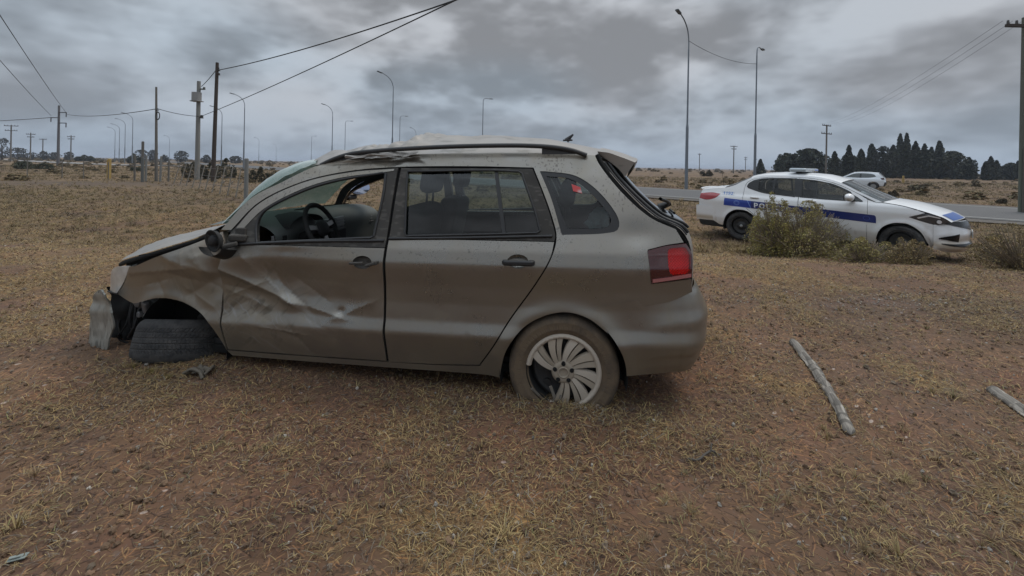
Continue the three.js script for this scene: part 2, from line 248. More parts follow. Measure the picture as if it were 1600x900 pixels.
// litter on the ground: straw, clods, quartz pebbles, tufts of dry grass
function inView(R, dmin, dmax, p = 0.62) { const t = R(), d = dmin * Math.pow(dmax / dmin, Math.pow(t, p)), x = (R() * 2 - 1) * (1.30 * d + 0.5); return [x, -d]; }
const dummy = new THREE.Object3D(), tmpC = new THREE.Color();
function scatter(name, label, cat, geo, m, n, fill) {
  const o = new THREE.InstancedMesh(geo, m, n); let c = 0;
  for (let i = 0; i < n; i++) { dummy.rotation.set(0, 0, 0); const ok = fill(i, dummy, tmpC); if (ok === false) continue; dummy.updateMatrix(); o.setMatrixAt(c, dummy.matrix); o.setColorAt(c, tmpC); c++; }
  o.count = c; stuff(o, name, label, cat); scene.add(o); return o;
}
const leafMat = std(1, 1, 1, 0.9, 0, { side: THREE.DoubleSide });
{
  const R = rng(77);
  const blade = geoOf([-0.5, 0, 0, 0.5, 0, 0, -0.42, 0.13, 0.35, 0.42, 0.13, 0.35, -0.3, 0.16, 0.7, 0.3, 0.16, 0.7, 0, 0.05, 1], [0, 1, 3, 0, 3, 2, 2, 3, 5, 2, 5, 4, 4, 5, 6]);
  scatter('dry_straw', 'loose dry straw and twigs littering the brown soil', 'straw', blade, leafMat, 400000, (i, o, c) => {
    const [x, z] = inView(R, 1.0, 13); const s = tint(x, z);
    const den = fbm2(x * 1.9 + 31, z * 1.9 - 12, 4), bare = fbm2(x * 3.2 + 80, z * 3.2, 3); if (R() > 0.42 + 0.95 * den + 0.5 * bare + 0.25 * (s[0] - .8)) return false;
    const far = -z; o.position.set(x, height(x, z) + 0.002 + 0.010 * R(), z); o.rotation.set((R() - 0.62) * 0.7, R() * 6.283, (R() - 0.5) * 0.8, 'YXZ');
    const l = 0.012 + 0.052 * R() * R() + 0.004 * far; o.scale.set(0.0009 + 0.0012 * R() + 0.0007 * far, l, l);
    const v = R(), b = (0.50 + 0.70 * R()) * lerp(.72, 1.12, clamp(s[0]));
    if (v < 0.42) c.setRGB(0.31 * b, 0.222 * b, 0.098 * b); else if (v < 0.7) c.setRGB(0.20 * b, 0.138 * b, 0.070 * b); else if (v < 0.86) c.setRGB(0.085 * b, 0.058 * b, 0.04 * b); else if (v < 0.96) c.setRGB(0.2 * b, 0.175 * b, 0.14 * b); else c.setRGB(0.19 * b, 0.18 * b, 0.075 * b);
  });
  const clod = new THREE.IcosahedronGeometry(1, 1); { const p = clod.attributes.position; for (let i = 0; i < p.count; i++) { const v = V().fromBufferAttribute(p, i), f = 0.72 + 0.5 * hash3(Math.round(v.x * 40), Math.round(v.y * 40), Math.round(v.z * 40)); p.setXYZ(i, v.x * f, v.y * f * 0.7, v.z * f * 0.85); } clod.computeVertexNormals(); }
  scatter('earth_clods', 'crumbs and clods of brown earth all over the ground', 'soil', clod, std(1, 1, 1, 0.97, 0, { flatShading: true }), 30000, (i, o, c) => {
    const [x, z] = inView(R, 1.0, 9); if (R() > 0.45 + 0.55 * fbm2(x * 1.3 + 30, z * 1.3, 3) + 0.35 * Math.exp(-(((x - 4) / 1.8) ** 2 + ((z + 4) / 0.6) ** 2))) return false;
    const s = 0.003 + 0.012 * R() ** 5 + 0.0006 * -z; o.position.set(x, height(x, z) + s * 0.2, z); o.rotation.set(R() * 6, R() * 6, R() * 6); o.scale.setScalar(s);
    const b = 0.6 + 0.6 * R(), v = R(); if (v < 0.8) c.setRGB(0.17 * b, 0.108 * b, 0.066 * b); else c.setRGB(0.19 * b, 0.145 * b, 0.105 * b);
  });
  scatter('pebbles', 'small pale pebbles scattered over the brown soil', 'pebbles', clod, std(1, 1, 1, 0.75, 0, { flatShading: true }), 1500, (i, o, c) => {
    const patch = i % 3 === 0; let [x, z] = inView(R, 1.0, 7); if (patch) { x = 3.9 + (R() + R() - 1) * 2.2; z = -4.1 + (R() + R() - 1) * 0.8; }
    const s = 0.0025 + 0.007 * R() ** 3 + 0.0005 * -z; o.position.set(x, height(x, z) + s * 0.45, z); o.rotation.set(R() * 6, R() * 6, R() * 6); o.scale.setScalar(s);
    const b = 0.30 + 0.38 * R(); c.setRGB(0.58 * b, 0.53 * b, 0.46 * b);
  });
  // tufts: blades fanned from a crown
  const tuft = (n, seed, lean) => { const q = rng(seed), P = [], I = []; for (let i = 0; i < n; i++) { const a = q() * 6.283, t = lean * (0.15 + q()), l = 0.5 + 0.5 * q(), w = 0.012 + 0.010 * q(), r = 0.16 * q(), cx = Math.cos(a) * r, cz = Math.sin(a) * r, sx = -Math.sin(a) * w, sz = Math.cos(a) * w, k = P.length / 3; const pt = (h, o) => [cx + Math.cos(a) * Math.sin(t * h * 1.5) * l * h, Math.cos(t * h) * l * h, cz + Math.sin(a) * Math.sin(t * h * 1.5) * l * h].map((v, j) => v + (j === 0 ? sx : j === 2 ? sz : 0) * o); P.push(...pt(0, -1), ...pt(0, 1), ...pt(0.55, -0.8), ...pt(0.55, 0.8), ...pt(1, 0)); I.push(k, k + 1, k + 3, k, k + 3, k + 2, k + 2, k + 3, k + 4); } return geoOf(P, I); };
  const spots = [[-1.72, -1.42, 0.13, 1], [-1.95, -1.68, 0.10, 0], [-1.12, -1.85, 0.08, 0], [-0.55, -1.75, 0.08, 0], [1.05, -1.62, 0.10, 0], [1.62, -1.75, 0.10, 0], [1.5, -2.02, 0.11, 1], [-2.16, -2.46, 0.10, 2], [-2.02, -2.42, 0.08, 2], [-1.0, -1.2, 0.09, 0], [0.95, -1.28, 0.09, 0], [-2.3, -2.5, 0.1, 2]];
  for (const [kind, n, geo] of [[0, 5200, tuft(16, 3, 1.3)], [1, 3200, tuft(26, 4, 0.9)]])
    scatter('grass_tufts' + (kind ? '_001' : ''), kind ? 'upright tufts of dry yellow grass on the soil' : 'low spreading tufts of dry grass on the soil', 'grass', geo, leafMat, n, (i, o, c) => {
      let x, z, h, g = 0;
      const verge = kind && i > n - 150; if (verge) { x = 3.3 + 2.1 * R(); z = -7.3 - 1.3 * R(); h = .07 + .15 * R() * R(); } else if (i < spots.length) { [x, z, h, g] = spots[i]; x += 0.05 * kind; h *= .55; } else {
        [x, z] = inView(R, 1.1, 40, 0.75); const cl = fbm2(x * 0.8 + 70, z * 0.8, 3) + 0.3 * sstep(-1, -5, x) + 0.25 * sstep(5, 12, -z); if (R() > 0.30 + 0.9 * cl) return false;
        const a = across(x, z); if (a > -0.8 && a < ROAD.w + 0.8) return false;
        h = (0.022 + 0.045 * R() * R()) * (1 + sstep(5, 20, -z) * 2.4) * (kind ? 1.1 : 0.9);
      }
      o.position.set(x, height(x, z) - 0.004, z); o.rotation.y = R() * 6.28; o.scale.set(h * (0.9 + 0.8 * R()), h, h * (0.9 + 0.8 * R()));
      const b = 0.6 + 0.6 * R(), v = R(); if (g === 2) c.setRGB(0.21 * b, 0.17 * b, 0.05 * b); else if (g === 1 || v < 0.35) c.setRGB(0.33 * b, 0.25 * b, 0.115 * b); else if (v < 0.85) c.setRGB(0.26 * b, 0.185 * b, 0.10 * b); else c.setRGB(0.19 * b, 0.165 * b, 0.08 * b);
    });
  scatter('dry_grass', 'thin cover of short dry grass over the field', 'grass', tuft(11, 21, 1.1), leafMat, 70000, (i, o, c) => {
    const d = 7 * Math.pow(10, R() ** .75), x = (R() * 2 - 1) * (1.3 * d + .5), z = -d, a = across(x, z); if (a > -1 && a < ROAD.w + 1) return false;
    const cl = fbm2(x * .35 + 9, z * .35, 3); if (R() > .55 + .8 * cl) return false; if (Math.exp(-(((x + 28) / 13) ** 2 + ((z + 25) / 3.0) ** 2)) > R() * .7) return false;
    const h = (.035 + .06 * R()) * (1 + .04 * d); o.position.set(x, height(x, z) - .005, z); o.rotation.y = R() * 6.28; o.scale.set(h * (1.3 + R()), h, h * (1.3 + R()));
    const s = tint(x, z), b = (.55 + .5 * R()) * (.85 + .35 * cl), v = R(); if (v < .45) c.setRGB(.25 * b, .188 * b, .085 * b); else if (v < .88) c.setRGB(.18 * b * s[0], .122 * b * s[1], .072 * b * s[2]); else c.setRGB(.15 * b, .135 * b, .075 * b);
  });
}

// ---------------------------------------------------------------- the crashed estate car
// axes of the car: x towards the tail (0 at the rear axle), y up, z towards the side we see
const bodyProfile = soft1([[.15, .762], [.22, .778], [.30, .796], [.425, .824], [.44, .823], [.50, .805], [.60, .799], [.70, .806], [.80, .821], [.83, .822], [.90, .801], [.965, .771], [1.0, .755], [1.1, .715], [1.2, .672], [1.3, .625], [1.40, .57], [1.46, .53], [1.55, .45]], 0.010);
const planTaper = (x) => 1 - (x > .25 ? .16 * ((x - .25) / .7) ** 2 : 0) - (x < -2.3 ? .22 * ((-2.3 - x) / .95) ** 2 : 0);
const bodySide = (x, y) => bodyProfile(y) * planTaper(x);
function crease(x, y, ax, ay, bx, by, h, w0, w1) {      // a fold along a line: crest on it, falling off over w0 on its left and w1 on its right
  const dx = bx - ax, dy = by - ay, l = Math.hypot(dx, dy), t = ((x - ax) * dx + (y - ay) * dy) / (l * l), d = ((x - ax) * dy - (y - ay) * dx) / l;
  const e = t < 0 ? -t * l : t > 1 ? (t - 1) * l : 0, w = d < 0 ? w0 : w1;
  return h * Math.exp(-Math.sqrt(d * d + 0.000004) / w) * Math.exp(-((e / 0.07) ** 2));
}
const dent = (x, y, cx, cy, rx, ry, h) => h * Math.exp(-(((x - cx) / rx) ** 2 + ((y - cy) / ry) ** 2));
const rumple = (x, y, a) => a * (fbm2(x * 5 + 3, y * 5, 3) * 0.7 + 0.5 * Math.abs(noise2(x * 8, y * 8 + 5)));
const FOLDS = (() => { const q = rng(63), f = []; for (let i = 0; i < 30; i++) { const w = i < 14, x = w ? -2.62 + .56 * q() : -2.0 + .62 * q(), y = w ? .60 + .27 * q() : .40 + .45 * q(), a = -.55 + (q() - .5) * 1.9, l = .05 + .13 * q(); f.push([w, x, y, x + Math.cos(a) * l, y + Math.sin(a) * l, (q() < .5 ? -1 : 1) * (.0025 + .004 * q()), .012 + .03 * q(), .012 + .03 * q()]); } return f; })();
const folds = (x, y, wing) => { let s = 0; for (const [w, ...c] of FOLDS) if (w === wing && Math.abs(x - c[0]) < .3) s += crease(x, y, ...c); return s; };
const doorDents = (x, y) => {
  const belt = sstep(0.96, 0.86, y), front = sstep(-0.98, -1.12, x);
  return belt * (dent(x, y, -1.66, .66, .30, .20, -.050) + dent(x, y, -1.25, .56, .16, .12, -.020)
    + crease(x, y, -2.06, .765, -1.60, .565, .034, .075, .050) + crease(x, y, -1.60, .565, -1.27, .495, .014, .05, .035)
    + crease(x, y, -1.27, .50, -1.04, .60, .012, .05, .04) + crease(x, y, -1.92, .86, -1.72, .66, .010, .03, .06)
    + dent(x, y, -1.27, .520, .028, .022, -.012) + rumple(x, y, .006) * sstep(-1.25, -1.8, x) + folds(x, y, false)) * front;
};
const fenderDents = (x, y) => sstep(.99, .93, y) * (dent(x, y, -2.05, .72, .055, .10, -.030) + crease(x, y, -2.05, .72, -2.36, .80, .012, .05, .05) + crease(x, y, -2.05, .71, -2.25, .60, -.008, .04, .05)
    + dent(x, y, -2.22, .73, .13, .11, .016) + crease(x, y, -2.72, .70, -2.30, .75, .012, .05, .03) + rumple(x, y, .005) + folds(x, y, true));
const roofDents = (x, y) => sstep(1.33, 1.40, y) * sstep(-.75, -1.0, x) * (rumple(x * 1.5, y * 3, .012) + crease(x, y, -1.5, 1.385, -1.0, 1.43, -.012, .02, .02));
const nearSide = (x, y) => bodySide(x, y) + doorDents(x, y);
const fenderSide = (x, y) => bodySide(x, y) + fenderDents(x, y) + .012 * Math.exp(-((((Math.hypot(x + 2.43, y - .28) - .29) / .045)) ** 2));
const frameSide = (x, y) => bodySide(x, y) + roofDents(x, y) + .014 * Math.exp(-((((Math.hypot(x - .02, y - .26) - .335) / .05)) ** 2)) * sstep(.75, .55, y) - dent(x, y, .42, 1.0, .10, .06, .010) - .006 * rumple(x, y, .5) * sstep(1.0, 1.2, y);

const carU = (x, y) => [(x + 3.6) / 4.8, y / 1.75];
const paintAt = (x, y, o) => {                           // metallic beige-grey under dust, mud and scrapes
  const n = fbm2(x * 3, y * 3, 4), f = fbm2(x * 14, y * 14, 4), fine = fbm2(x * 60, y * 60, 2), wq = .05 * fbm2(x * 7, y * 7, 3), streak = fbm2((x - y * 0.9 + wq) * 34, (x * 0.9 + y) * 3 + 9 * wq, 4);
  const smear = sstep(.10, .34, fbm2(x * 2.2 + 20, y * 5.5, 4)) * .30, run = sstep(.2, .5, fbm2(x * 26, y * 2.2, 3)) * sstep(1.0, .7, y) * .16;
  let dust = 0.15 + 0.42 * n + 0.22 * f + smear + run + 0.30 * sstep(.52, .22, y) + 0.22 * sstep(1.25, 1.5, y);
  const hit = Math.exp(-(((x + 1.78) / .36) ** 2 + ((y - .50) / .24) ** 2)), fen = sstep(-1.95, -2.2, x);
  dust += 0.28 * fen + hit * (0.32 + 0.5 * streak) + 0.25 * Math.exp(-((((Math.hypot(x - .02, y - .26) - .36) / .07)) ** 2));
  const spat = sstep(0.56, 0.70, noise2(x * 130, y * 130) * 0.8 + 0.3 * fbm2(x * 6, y * 6, 2)) * sstep(.75, .9, y) * 0.6;
  const soot = hit * sstep(0.08, 0.45, 0.6 * fbm2(x * 16 + 4, y * 16, 4) + 0.7 * streak) * 0.6 + 0.3 * sstep(.3, .6, fbm2(x * 5 - 9, y * 5, 3)) * fen;
  dust = clamp(dust + 0.06 * fine);
  o[0] = lerp(.258, .268, dust); o[1] = lerp(.244, .234, dust); o[2] = lerp(.220, .180, dust);
  const red = 0.5 * Math.exp(-(((x + 2.05) / .10) ** 2 + ((y - .9) / .06) ** 2)) * sstep(-.2, .5, f);
  const dk = clamp(1 - 0.55 * spat - 0.62 * soot); o[0] *= dk * (1 + .1 * red); o[1] *= dk * (1 - .35 * red); o[2] *= dk * (1 - .5 * red);
  const scr = hit * sstep(0.32, 0.5, fbm2((x * .75 + y + wq) * 70, (x - y * .75) * 3 + 8 * wq, 3)); for (let c = 0; c < 3; c++) o[c] = lerp(o[c], .36, 0.5 * scr);
  return clamp(dust + spat + 0.5 * soot + 0.3 * scr);
};
const sideMap = dataTex(2048, 746, (u, v, o) => paintAt(u * 4.8 - 3.6, v * 1.75, o), true);
const sideRough = dataTex(1024, 373, (u, v, o) => { const d = paintAt(u * 4.8 - 3.6, v * 1.75, o); o[0] = o[2] = 0; o[1] = 0.27 + 0.40 * d; });
const paint = phys(1, 1, 1, 1, 0.78, { map: sideMap, roughnessMap: sideRough, clearcoat: 0.4, clearcoatRoughness: 0.16 });
const topMap = dataTex(1024, 512, (u, v, o) => { const x = u * 4.8 - 3.6, z = v * 2, n = fbm2(x * 4, z * 4, 4), f = fbm2(x * 30, z * 30, 3), s = sstep(.25, .6, fbm2(x * 9, z * 22, 3)); const d = clamp(.35 + .3 * n + .15 * f); o[0] = lerp(.25, .33, d) * (1 - .3 * s); o[1] = lerp(.24, .29, d) * (1 - .3 * s); o[2] = lerp(.23, .24, d) * (1 - .32 * s); }, true);
const topPaint = phys(1, 1, 1, 0.5, 0.3, { map: topMap, clearcoat: 0.25, clearcoatRoughness: 0.3 });
const grimeMap = dataTex(512, 512, (u, v, o) => { const n = fbm2(u * 12, v * 12, 4), s = sstep(0.30, 0.5, noise2(u * 170, v * 170) + .4 * noise2(u * 60, v * 60)); const l = .045 + .025 * n + .03 * s; o[0] = l * 1.08; o[1] = l; o[2] = l * .9; }, true);
const grime = new THREE.MeshStandardMaterial({ map: grimeMap, roughness: 0.85 });      // dusty black frames and trim
const blackTrim = std(.018, .018, .019, 0.5), rubber = std(.022, .022, .022, 0.85), voidBlack = std(.006, .006, .006, 0.95), innerBlack = std(.02, .02, .021, 0.8), seatCloth = std(.035, .036, .04, 0.95), dashGrey = std(.095, .105, .10, 0.7);
const tinted = phys(.31, .39, .375, 0.04, 0, { transmission: 1, thickness: 0, ior: 1.5 });
const clearGlass = phys(.80, .86, .84, 0.03, 0, { transmission: 1, thickness: 0, ior: 1.5 });
const steelDark = std(.06, .06, .062, 0.55, 0.7), silverish = std(.30, .30, .30, 0.45, 0.6);

const car = thing('crashed_car', 'crashed beige grey estate car with crushed roof, dented front door and folded front wheel', 'car', [.396, -.08, -3.032]);
car.rotation.set(0, -THREE.MathUtils.degToRad(8.6), THREE.MathUtils.degToRad(1.4), 'YXZ');
const P = (name, geo, m, label) => part(car, name, geo, m, label);
const sealTube = (pts, zf, r, closed = true, off = 0.002) => { const o = outline(pts, 0.03); return tube(o.map(([x, y]) => [x, y, zf(x, y) + off]), r, 6, closed, o.length); };

// outlines (car side, metres)
const FRONT_DOOR = [[-.999, 1.364, 1], [-.990, .948], [-.993, .790], [-.996, .530], [-.990, .250, 1], [-1.486, .250], [-2.021, .256, 1], [-2.029, .387], [-2.041, .520], [-2.046, .716], [-2.018, .866], [-2.015, .970, 1], [-1.885, 1.140], [-1.635, 1.271], [-1.324, 1.340]];
const FRONT_WIN = [[-1.815, .915, 1], [-1.853, 1.030], [-1.832, 1.092], [-1.614, 1.215], [-1.414, 1.280], [-1.072, 1.336, 1], [-1.058, 1.218], [-1.071, .958, 1]];
const REAR_DOOR = [[-.977, 1.364, 1], [-.973, .948], [-.976, .790], [-.981, .530], [-.975, .245, 1], [-.694, .251], [-.440, .264, 1], [-.368, .368], [-.272, .522], [-.119, .739], [-.036, .886], [-.014, .982], [-.040, 1.082], [-.094, 1.221], [-.154, 1.355, 1]];
const REAR_WIN = [[-.929, 1.342, 1], [-.880, .970, 1], [-.298, .992], [-.098, 1.002, 1], [-.124, 1.098], [-.220, 1.336, 1], [-.371, 1.345]];
const QUARTER = [[-.110, 1.341, 1], [-.03, 1.335], [.101, 1.312], [.226, 1.225], [.330, 1.075], [.322, 1.022], [.253, 1.004], [.022, .992, 1], [-.040, 1.186]];
const QUARTER_GLASS = [[-.070, 1.312, 1], [.078, 1.292], [.186, 1.212], [.290, 1.072], [.268, 1.040], [.050, 1.026, 1], [-.015, 1.186]];

// outer body side: sill, arch, quarter, pillars and the rail above the doors, one pressing
const SIDE = [[-2.09, .985, 1], [-1.95, 1.175], [-1.77, 1.275], [-1.56, 1.380], [-1.33, 1.425], [-.90, 1.450], [-.40, 1.455], [.0, 1.447], [.213, 1.432, 1], [.232, 1.385], [.352, 1.222], [.500, 1.086], [.630, 1.026, 1], [.665, .960, 1], [.567, .947], [.473, .925, 1], [.484, .750, 1], [.692, .775, 1], [.700, .705, 1], [.60, .660], [.45, .628], [.33, .592], [.235, .528, 1],
  [.262, .489, 1], [.163, .560], [.045, .588], [-.075, .562], [-.197, .486], [-.286, .356], [-.325, .20, 1], [-.40, .205], [-1.0, .208], [-1.5, .210], [-2.0, .216, 1], [-2.03, .248, 1], [-1.486, .243], [-.983, .243], [-.694, .244], [-.437, .257, 1], [-.362, .364], [-.266, .518], [-.113, .735], [-.029, .884], [-.006, .982], [-.032, 1.084], [-.086, 1.223], [-.148, 1.362, 1], [-.5, 1.372], [-.98, 1.371], [-1.322, 1.347], [-1.633, 1.278], [-1.890, 1.148], [-2.02, .985, 1]];
P('side_frame', panel(SIDE, [QUARTER], frameSide, { uvf: carU, skirt: 0.035 }), paint);
const farSide = (g) => { const f = flipped(g), p = f.attributes.position.array; for (let i = 0; i < p.length; i += 3) p[i] -= .17 * sstep(-.7, -1.7, p[i]) * sstep(-2.7, -2.2, p[i]); return f; };   // the far side was pushed forwards when it rolled
P('side_frame', farSide(panel(SIDE, [QUARTER], bodySide, { uvf: carU, L: .05, skirt: 0.03 })), paint);
P('pillar_trim', farSide(panel(SIDE, [QUARTER], bodySide, { L: .06, skirt: 0, off: -.025 })), innerBlack); P('pillar_trim', panel(SIDE, [QUARTER], bodySide, { L: .06, skirt: 0, off: -.055 }), innerBlack);
P('door_seal', sealTube(FRONT_DOOR, nearSide, .012, true, -.030), voidBlack); P('door_seal', sealTube(REAR_DOOR, bodySide, .012, true, -.030), voidBlack);

// doors: skin below the belt, frame above it
const below = (o, y0) => { const r = []; for (let i = 0; i < o.length; i++) { const a = o[i], b = o[(i + 1) % o.length]; if (a[1] <= y0) r.push(a); if ((a[1] <= y0) !== (b[1] <= y0)) { const t = (y0 - a[1]) / (b[1] - a[1]); r.push([lerp(a[0], b[0], t), y0, 1]); } } return r; };
const above = (o, y0) => below(o.map((p) => [p[0], -p[1], p[2]]), -y0).map((p) => [p[0], -p[1], p[2]]);
const ellipse = (cx, cy) => { const e = []; for (let i = 0; i < 24; i++) { const a = i / 24 * 6.283; e.push([cx + .060 * Math.cos(a), cy + .037 * Math.sin(a)]); } return e; };
function door(z, near, OUT, WIN, label, y0, frameMat, dented, bowlAt) {
  const skin = panel(below(OUT, y0), near && bowlAt ? [ellipse(...bowlAt)] : [], z, { uvf: carU, skirt: .03, L: dented ? .016 : .025 }), frame = panel(above(OUT, y0 + .004), [WIN], z, { uvf: carU, skirt: .03, off: .001 });
  const d = P('door', near ? skin : farSide(skin), paint, label);
  part(d, 'window_frame', near ? frame : farSide(frame), frameMat);
  return d;
}
const fd = door(nearSide, true, FRONT_DOOR, FRONT_WIN, 'front door with a deep creased dent and no window glass', .9145 - .012, grime, true, [-1.118, .822]);
const rd = door(bodySide, true, REAR_DOOR, REAR_WIN, 'rear door with an undented skin and tinted glass', .955, grime, false, [-.215, .852]);
const FAR_WIN = [[-1.985, .925, 1], [-1.975, 1.01], [-1.885, 1.115], [-1.63, 1.225], [-1.414, 1.290], [-1.072, 1.340, 1], [-1.058, 1.218], [-1.071, .945, 1]];
const fd2 = door(bodySide, false, FRONT_DOOR, FAR_WIN, undefined, .905, blackTrim), rd2 = door(bodySide, false, REAR_DOOR, REAR_WIN, undefined, .955, blackTrim);
// the painted upper edge of the front door frame, window seals, belt strips
part(fd, 'frame_cover', panel([[-1.99, .990, 1], [-1.885, 1.134], [-1.635, 1.265], [-1.324, 1.334], [-1.02, 1.357, 1], [-1.022, 1.345, 1], [-1.40, 1.296], [-1.62, 1.228], [-1.842, 1.104], [-1.93, 1.0, 1]], [], nearSide, { uvf: carU, off: .004, skirt: .004 }), paint);
part(fd, 'window_seal', sealTube(FRONT_WIN, nearSide, .009), blackTrim);
part(fd, 'belt_strip', tube([[-1.93, .905, nearSide(-1.93, .905) + .004], [-1.5, .930, nearSide(-1.5, .93) + .004], [-1.0, .944, nearSide(-1, .944) + .004]], .009, 6, false, 20), blackTrim);
part(rd, 'window_seal', sealTube(REAR_WIN, bodySide, .007), blackTrim);
part(rd, 'belt_strip', tube([[-.972, .955, bodySide(-.97, .955) + .003], [-.5, .968, bodySide(-.5, .968) + .003], [-.03, .985, bodySide(-.03, .985) + .003]], .009, 6, false, 20), blackTrim);
part(rd, 'window', panel(REAR_WIN, [], bodySide, { off: -.012, skirt: 0, L: .06 }), tinted);
part(rd, 'window_divider', panel([[-.384, 1.345, 1], [-.362, 1.345, 1], [-.289, .992, 1], [-.311, .992, 1]], [], bodySide, { off: -.004, skirt: .02, L: .05 }), blackTrim);
part(rd2, 'window', farSide(panel(REAR_WIN, [], bodySide, { off: -.012, skirt: 0, L: .06 })), clearGlass);
const qf = P('quarter_window', panel(QUARTER, [QUARTER_GLASS], bodySide, { off: -.004, skirt: .02 }), blackTrim);
part(qf, 'pane', panel(QUARTER_GLASS, [], bodySide, { off: -.009, skirt: 0, L: .05 }), tinted);
const qf2 = P('quarter_window', farSide(panel(QUARTER, [QUARTER_GLASS], bodySide, { off: -.004, skirt: .02 })), blackTrim);
part(qf2, 'pane', farSide(panel(QUARTER_GLASS, [], bodySide, { off: -.009, skirt: 0, L: .05 })), clearGlass);
// red and white sticker on the quarter glass
part(qf, 'sticker', panel([[.075, 1.268, 1], [.125, 1.250, 1], [.135, 1.215, 1], [.085, 1.228, 1]], [], bodySide, { off: -.004, skirt: 0 }), new THREE.MeshStandardMaterial({ roughness: .5, map: dataTex(64, 64, (u, v, o) => { const r = Math.hypot(u * 20 % 1 - .5, v * 20 % 1 - .5); o[0] = .5; o[1] = o[2] = r < .2 ? .4 : .05; }, true) }));

// door handles: bowl pressed into the skin, grip across it
function handle(d, z, cx, cy, broken) {
  const bowl = part(d, 'handle_bowl', panel(ellipse(cx, cy), [], (x, y) => z(x, y) - .030 * Math.sqrt(Math.max(0, 1.02 - ((x - cx) / .060) ** 2 - ((y - cy) / .037) ** 2)), { skirt: 0, L: .008, uvf: carU }), broken ? grime : paint);
  const zz = z(cx, cy);
  if (!broken) part(bowl, 'grip', merge([box(.165, .030, .026, cx + .005, cy - .004, zz + .022, .011), box(.03, .026, .03, cx - .07, cy - .004, zz + .006, .008), box(.035, .028, .03, cx + .075, cy - .004, zz + .006, .008)]), blackTrim);
  else part(bowl, 'grip', merge([box(.085, .014, .020, cx - .03, cy - .002, zz + .012, .006, [0, 0, .05]), box(.06, .018, .022, cx + .055, cy - .008, zz + .014, .007, [0, 0, .3]), box(.02, .022, .026, cx + .088, cy + .002, zz + .01, .007)]), grime);
}
handle(fd, nearSide, -1.118, .822, true); handle(rd, bodySide, -.215, .852, false);

// front wing, headlamp, front bumper cover torn loose
const WING = [[-2.735, .742, 1], [-2.699, .745], [-2.50, .815], [-2.233, .905], [-2.075, .975, 1], [-2.024, .866], [-2.053, .716], [-2.048, .520], [-2.030, .250, 1], [-2.058, .323], [-2.130, .442], [-2.252, .520], [-2.369, .554], [-2.517, .554], [-2.640, .522], [-2.715, .505], [-2.84, .535, 1], [-2.882, .547, 1], [-2.806, .635]];
P('front_wing', panel(WING, [], fenderSide, { uvf: carU, skirt: .05, L: .018 }), paint, 'buckled front wing beside the folded wheel');
P('front_wing', farSide(panel(WING, [], bodySide, { uvf: carU, skirt: .03, L: .05 })), paint);
const LAMP = [[-3.00, .617, 1], [-2.965, .68], [-2.899, .722], [-2.74, .742, 1], [-2.812, .635], [-2.888, .552, 1], [-3.01, .552, 1]];
const lensMat = phys(.62, .61, .58, .30, 0, { clearcoat: 1, clearcoatRoughness: .10, map: dataTex(256, 256, (u, v, o) => { const n = fbm2(u * 14, v * 14, 4), r = .5 + .5 * Math.sin(u * 6.283 * 16); o[0] = o[1] = o[2] = .72 + .22 * n + .06 * r; }, true) });
P('headlight', panel(LAMP, [], (x, y) => bodySide(x, y) + .006 - 1.0 * Math.max(0, -2.86 - x) ** 2 - .5 * Math.max(0, y - .69) ** 1.5, { skirt: .05 }), lensMat, 'dusty headlight with a dulled lens'); part(car.children.at(-1), 'lamp_seam', tube([[-2.735, .745], [-2.775, .70], [-2.81, .635], [-2.885, .548], [-2.95, .546], [-3.01, .548]].map(([x, y]) => [x, y, bodySide(x, y) - .004]), .005, 6, false, 30), blackTrim); P('headlight', farSide(panel(LAMP, [], bodySide, { skirt: .05, L: .05 })), lensMat);
const bumpPlan = path3([[-3.09, 0, .640], [-3.16, 0, .575], [-3.20, 0, .49], [-3.23, 0, .38], [-3.25, 0, .2], [-3.25, 0, 0], [-3.22, 0, -.3], [-3.12, 0, -.52], [-2.95, 0, -.68], [-2.8, 0, -.74]]);
const bumperPaint = phys(1, 1, 1, .5, .15, { map: dataTex(512, 256, (u, v, o) => { const n = fbm2(u * 40, v * 12, 4), s = sstep(.0, .5, fbm2(u * 70, v * 10 + 5, 4) + .9 * (.45 - v)); const l = lerp(.30 + .10 * n, .12 + .06 * n, clamp(s) * .85); o[0] = l; o[1] = l * .97; o[2] = l * .86; }, true) });
const cornerZ = (x, y) => bodySide(x - .05, y) + .05 + .020 * fbm2(x * 6, y * 5, 3) + .05 * sstep(.40, .05, y) + crease(x, y, -3.07, .50, -3.11, .12, .020, .05, .03) + crease(x, y, -2.92, .46, -3.02, .16, -.014, .03, .04) + .03 * sstep(.47, .56, y);
const fbp = P('front_bumper', panel([[-2.90, .560, 1], [-2.99, .578], [-3.07, .51], [-3.12, .37], [-3.18, .17], [-3.245, .045, 1], [-3.16, .030], [-3.11, .055], [-3.03, .035, 1], [-3.005, .13], [-2.93, .19], [-2.905, .28], [-2.865, .35], [-2.865, .44, 1], [-2.915, .475], [-2.905, .52]], [], cornerZ, { skirt: .012, L: .014, uvf: (x, y) => [(x + 3.4) * 1.1, y * 1.8] }), bumperPaint, 'scraped pale front bumper corner hanging down to the ground');
part(fbp, 'bumper_cover', sheet((u, v) => { const p = bumpPlan(u), k = 1 - v, t = .052 * fbm2(u * 14, v * 4, 3) * sstep(.3, 0, u), y = lerp(.0 + .03 * noise2(u * 30, 0) * sstep(.2, 0, u), .560 - .02 * Math.sin(u * 9), v); return [p[0] + .10 - .015 * k * k - .03 * Math.sin(v * 3.1) + t + (u < .12 ? .10 * (1 - u / .12) * Math.sin(v * 7 + 1) * .35 : 0), y, p[2] - .06 * Math.max(0, 1 - u * 5) + .02 * Math.sin(v * 5) + t]; }, 70, 26, (p, u, v) => [u, v]), bumperPaint);
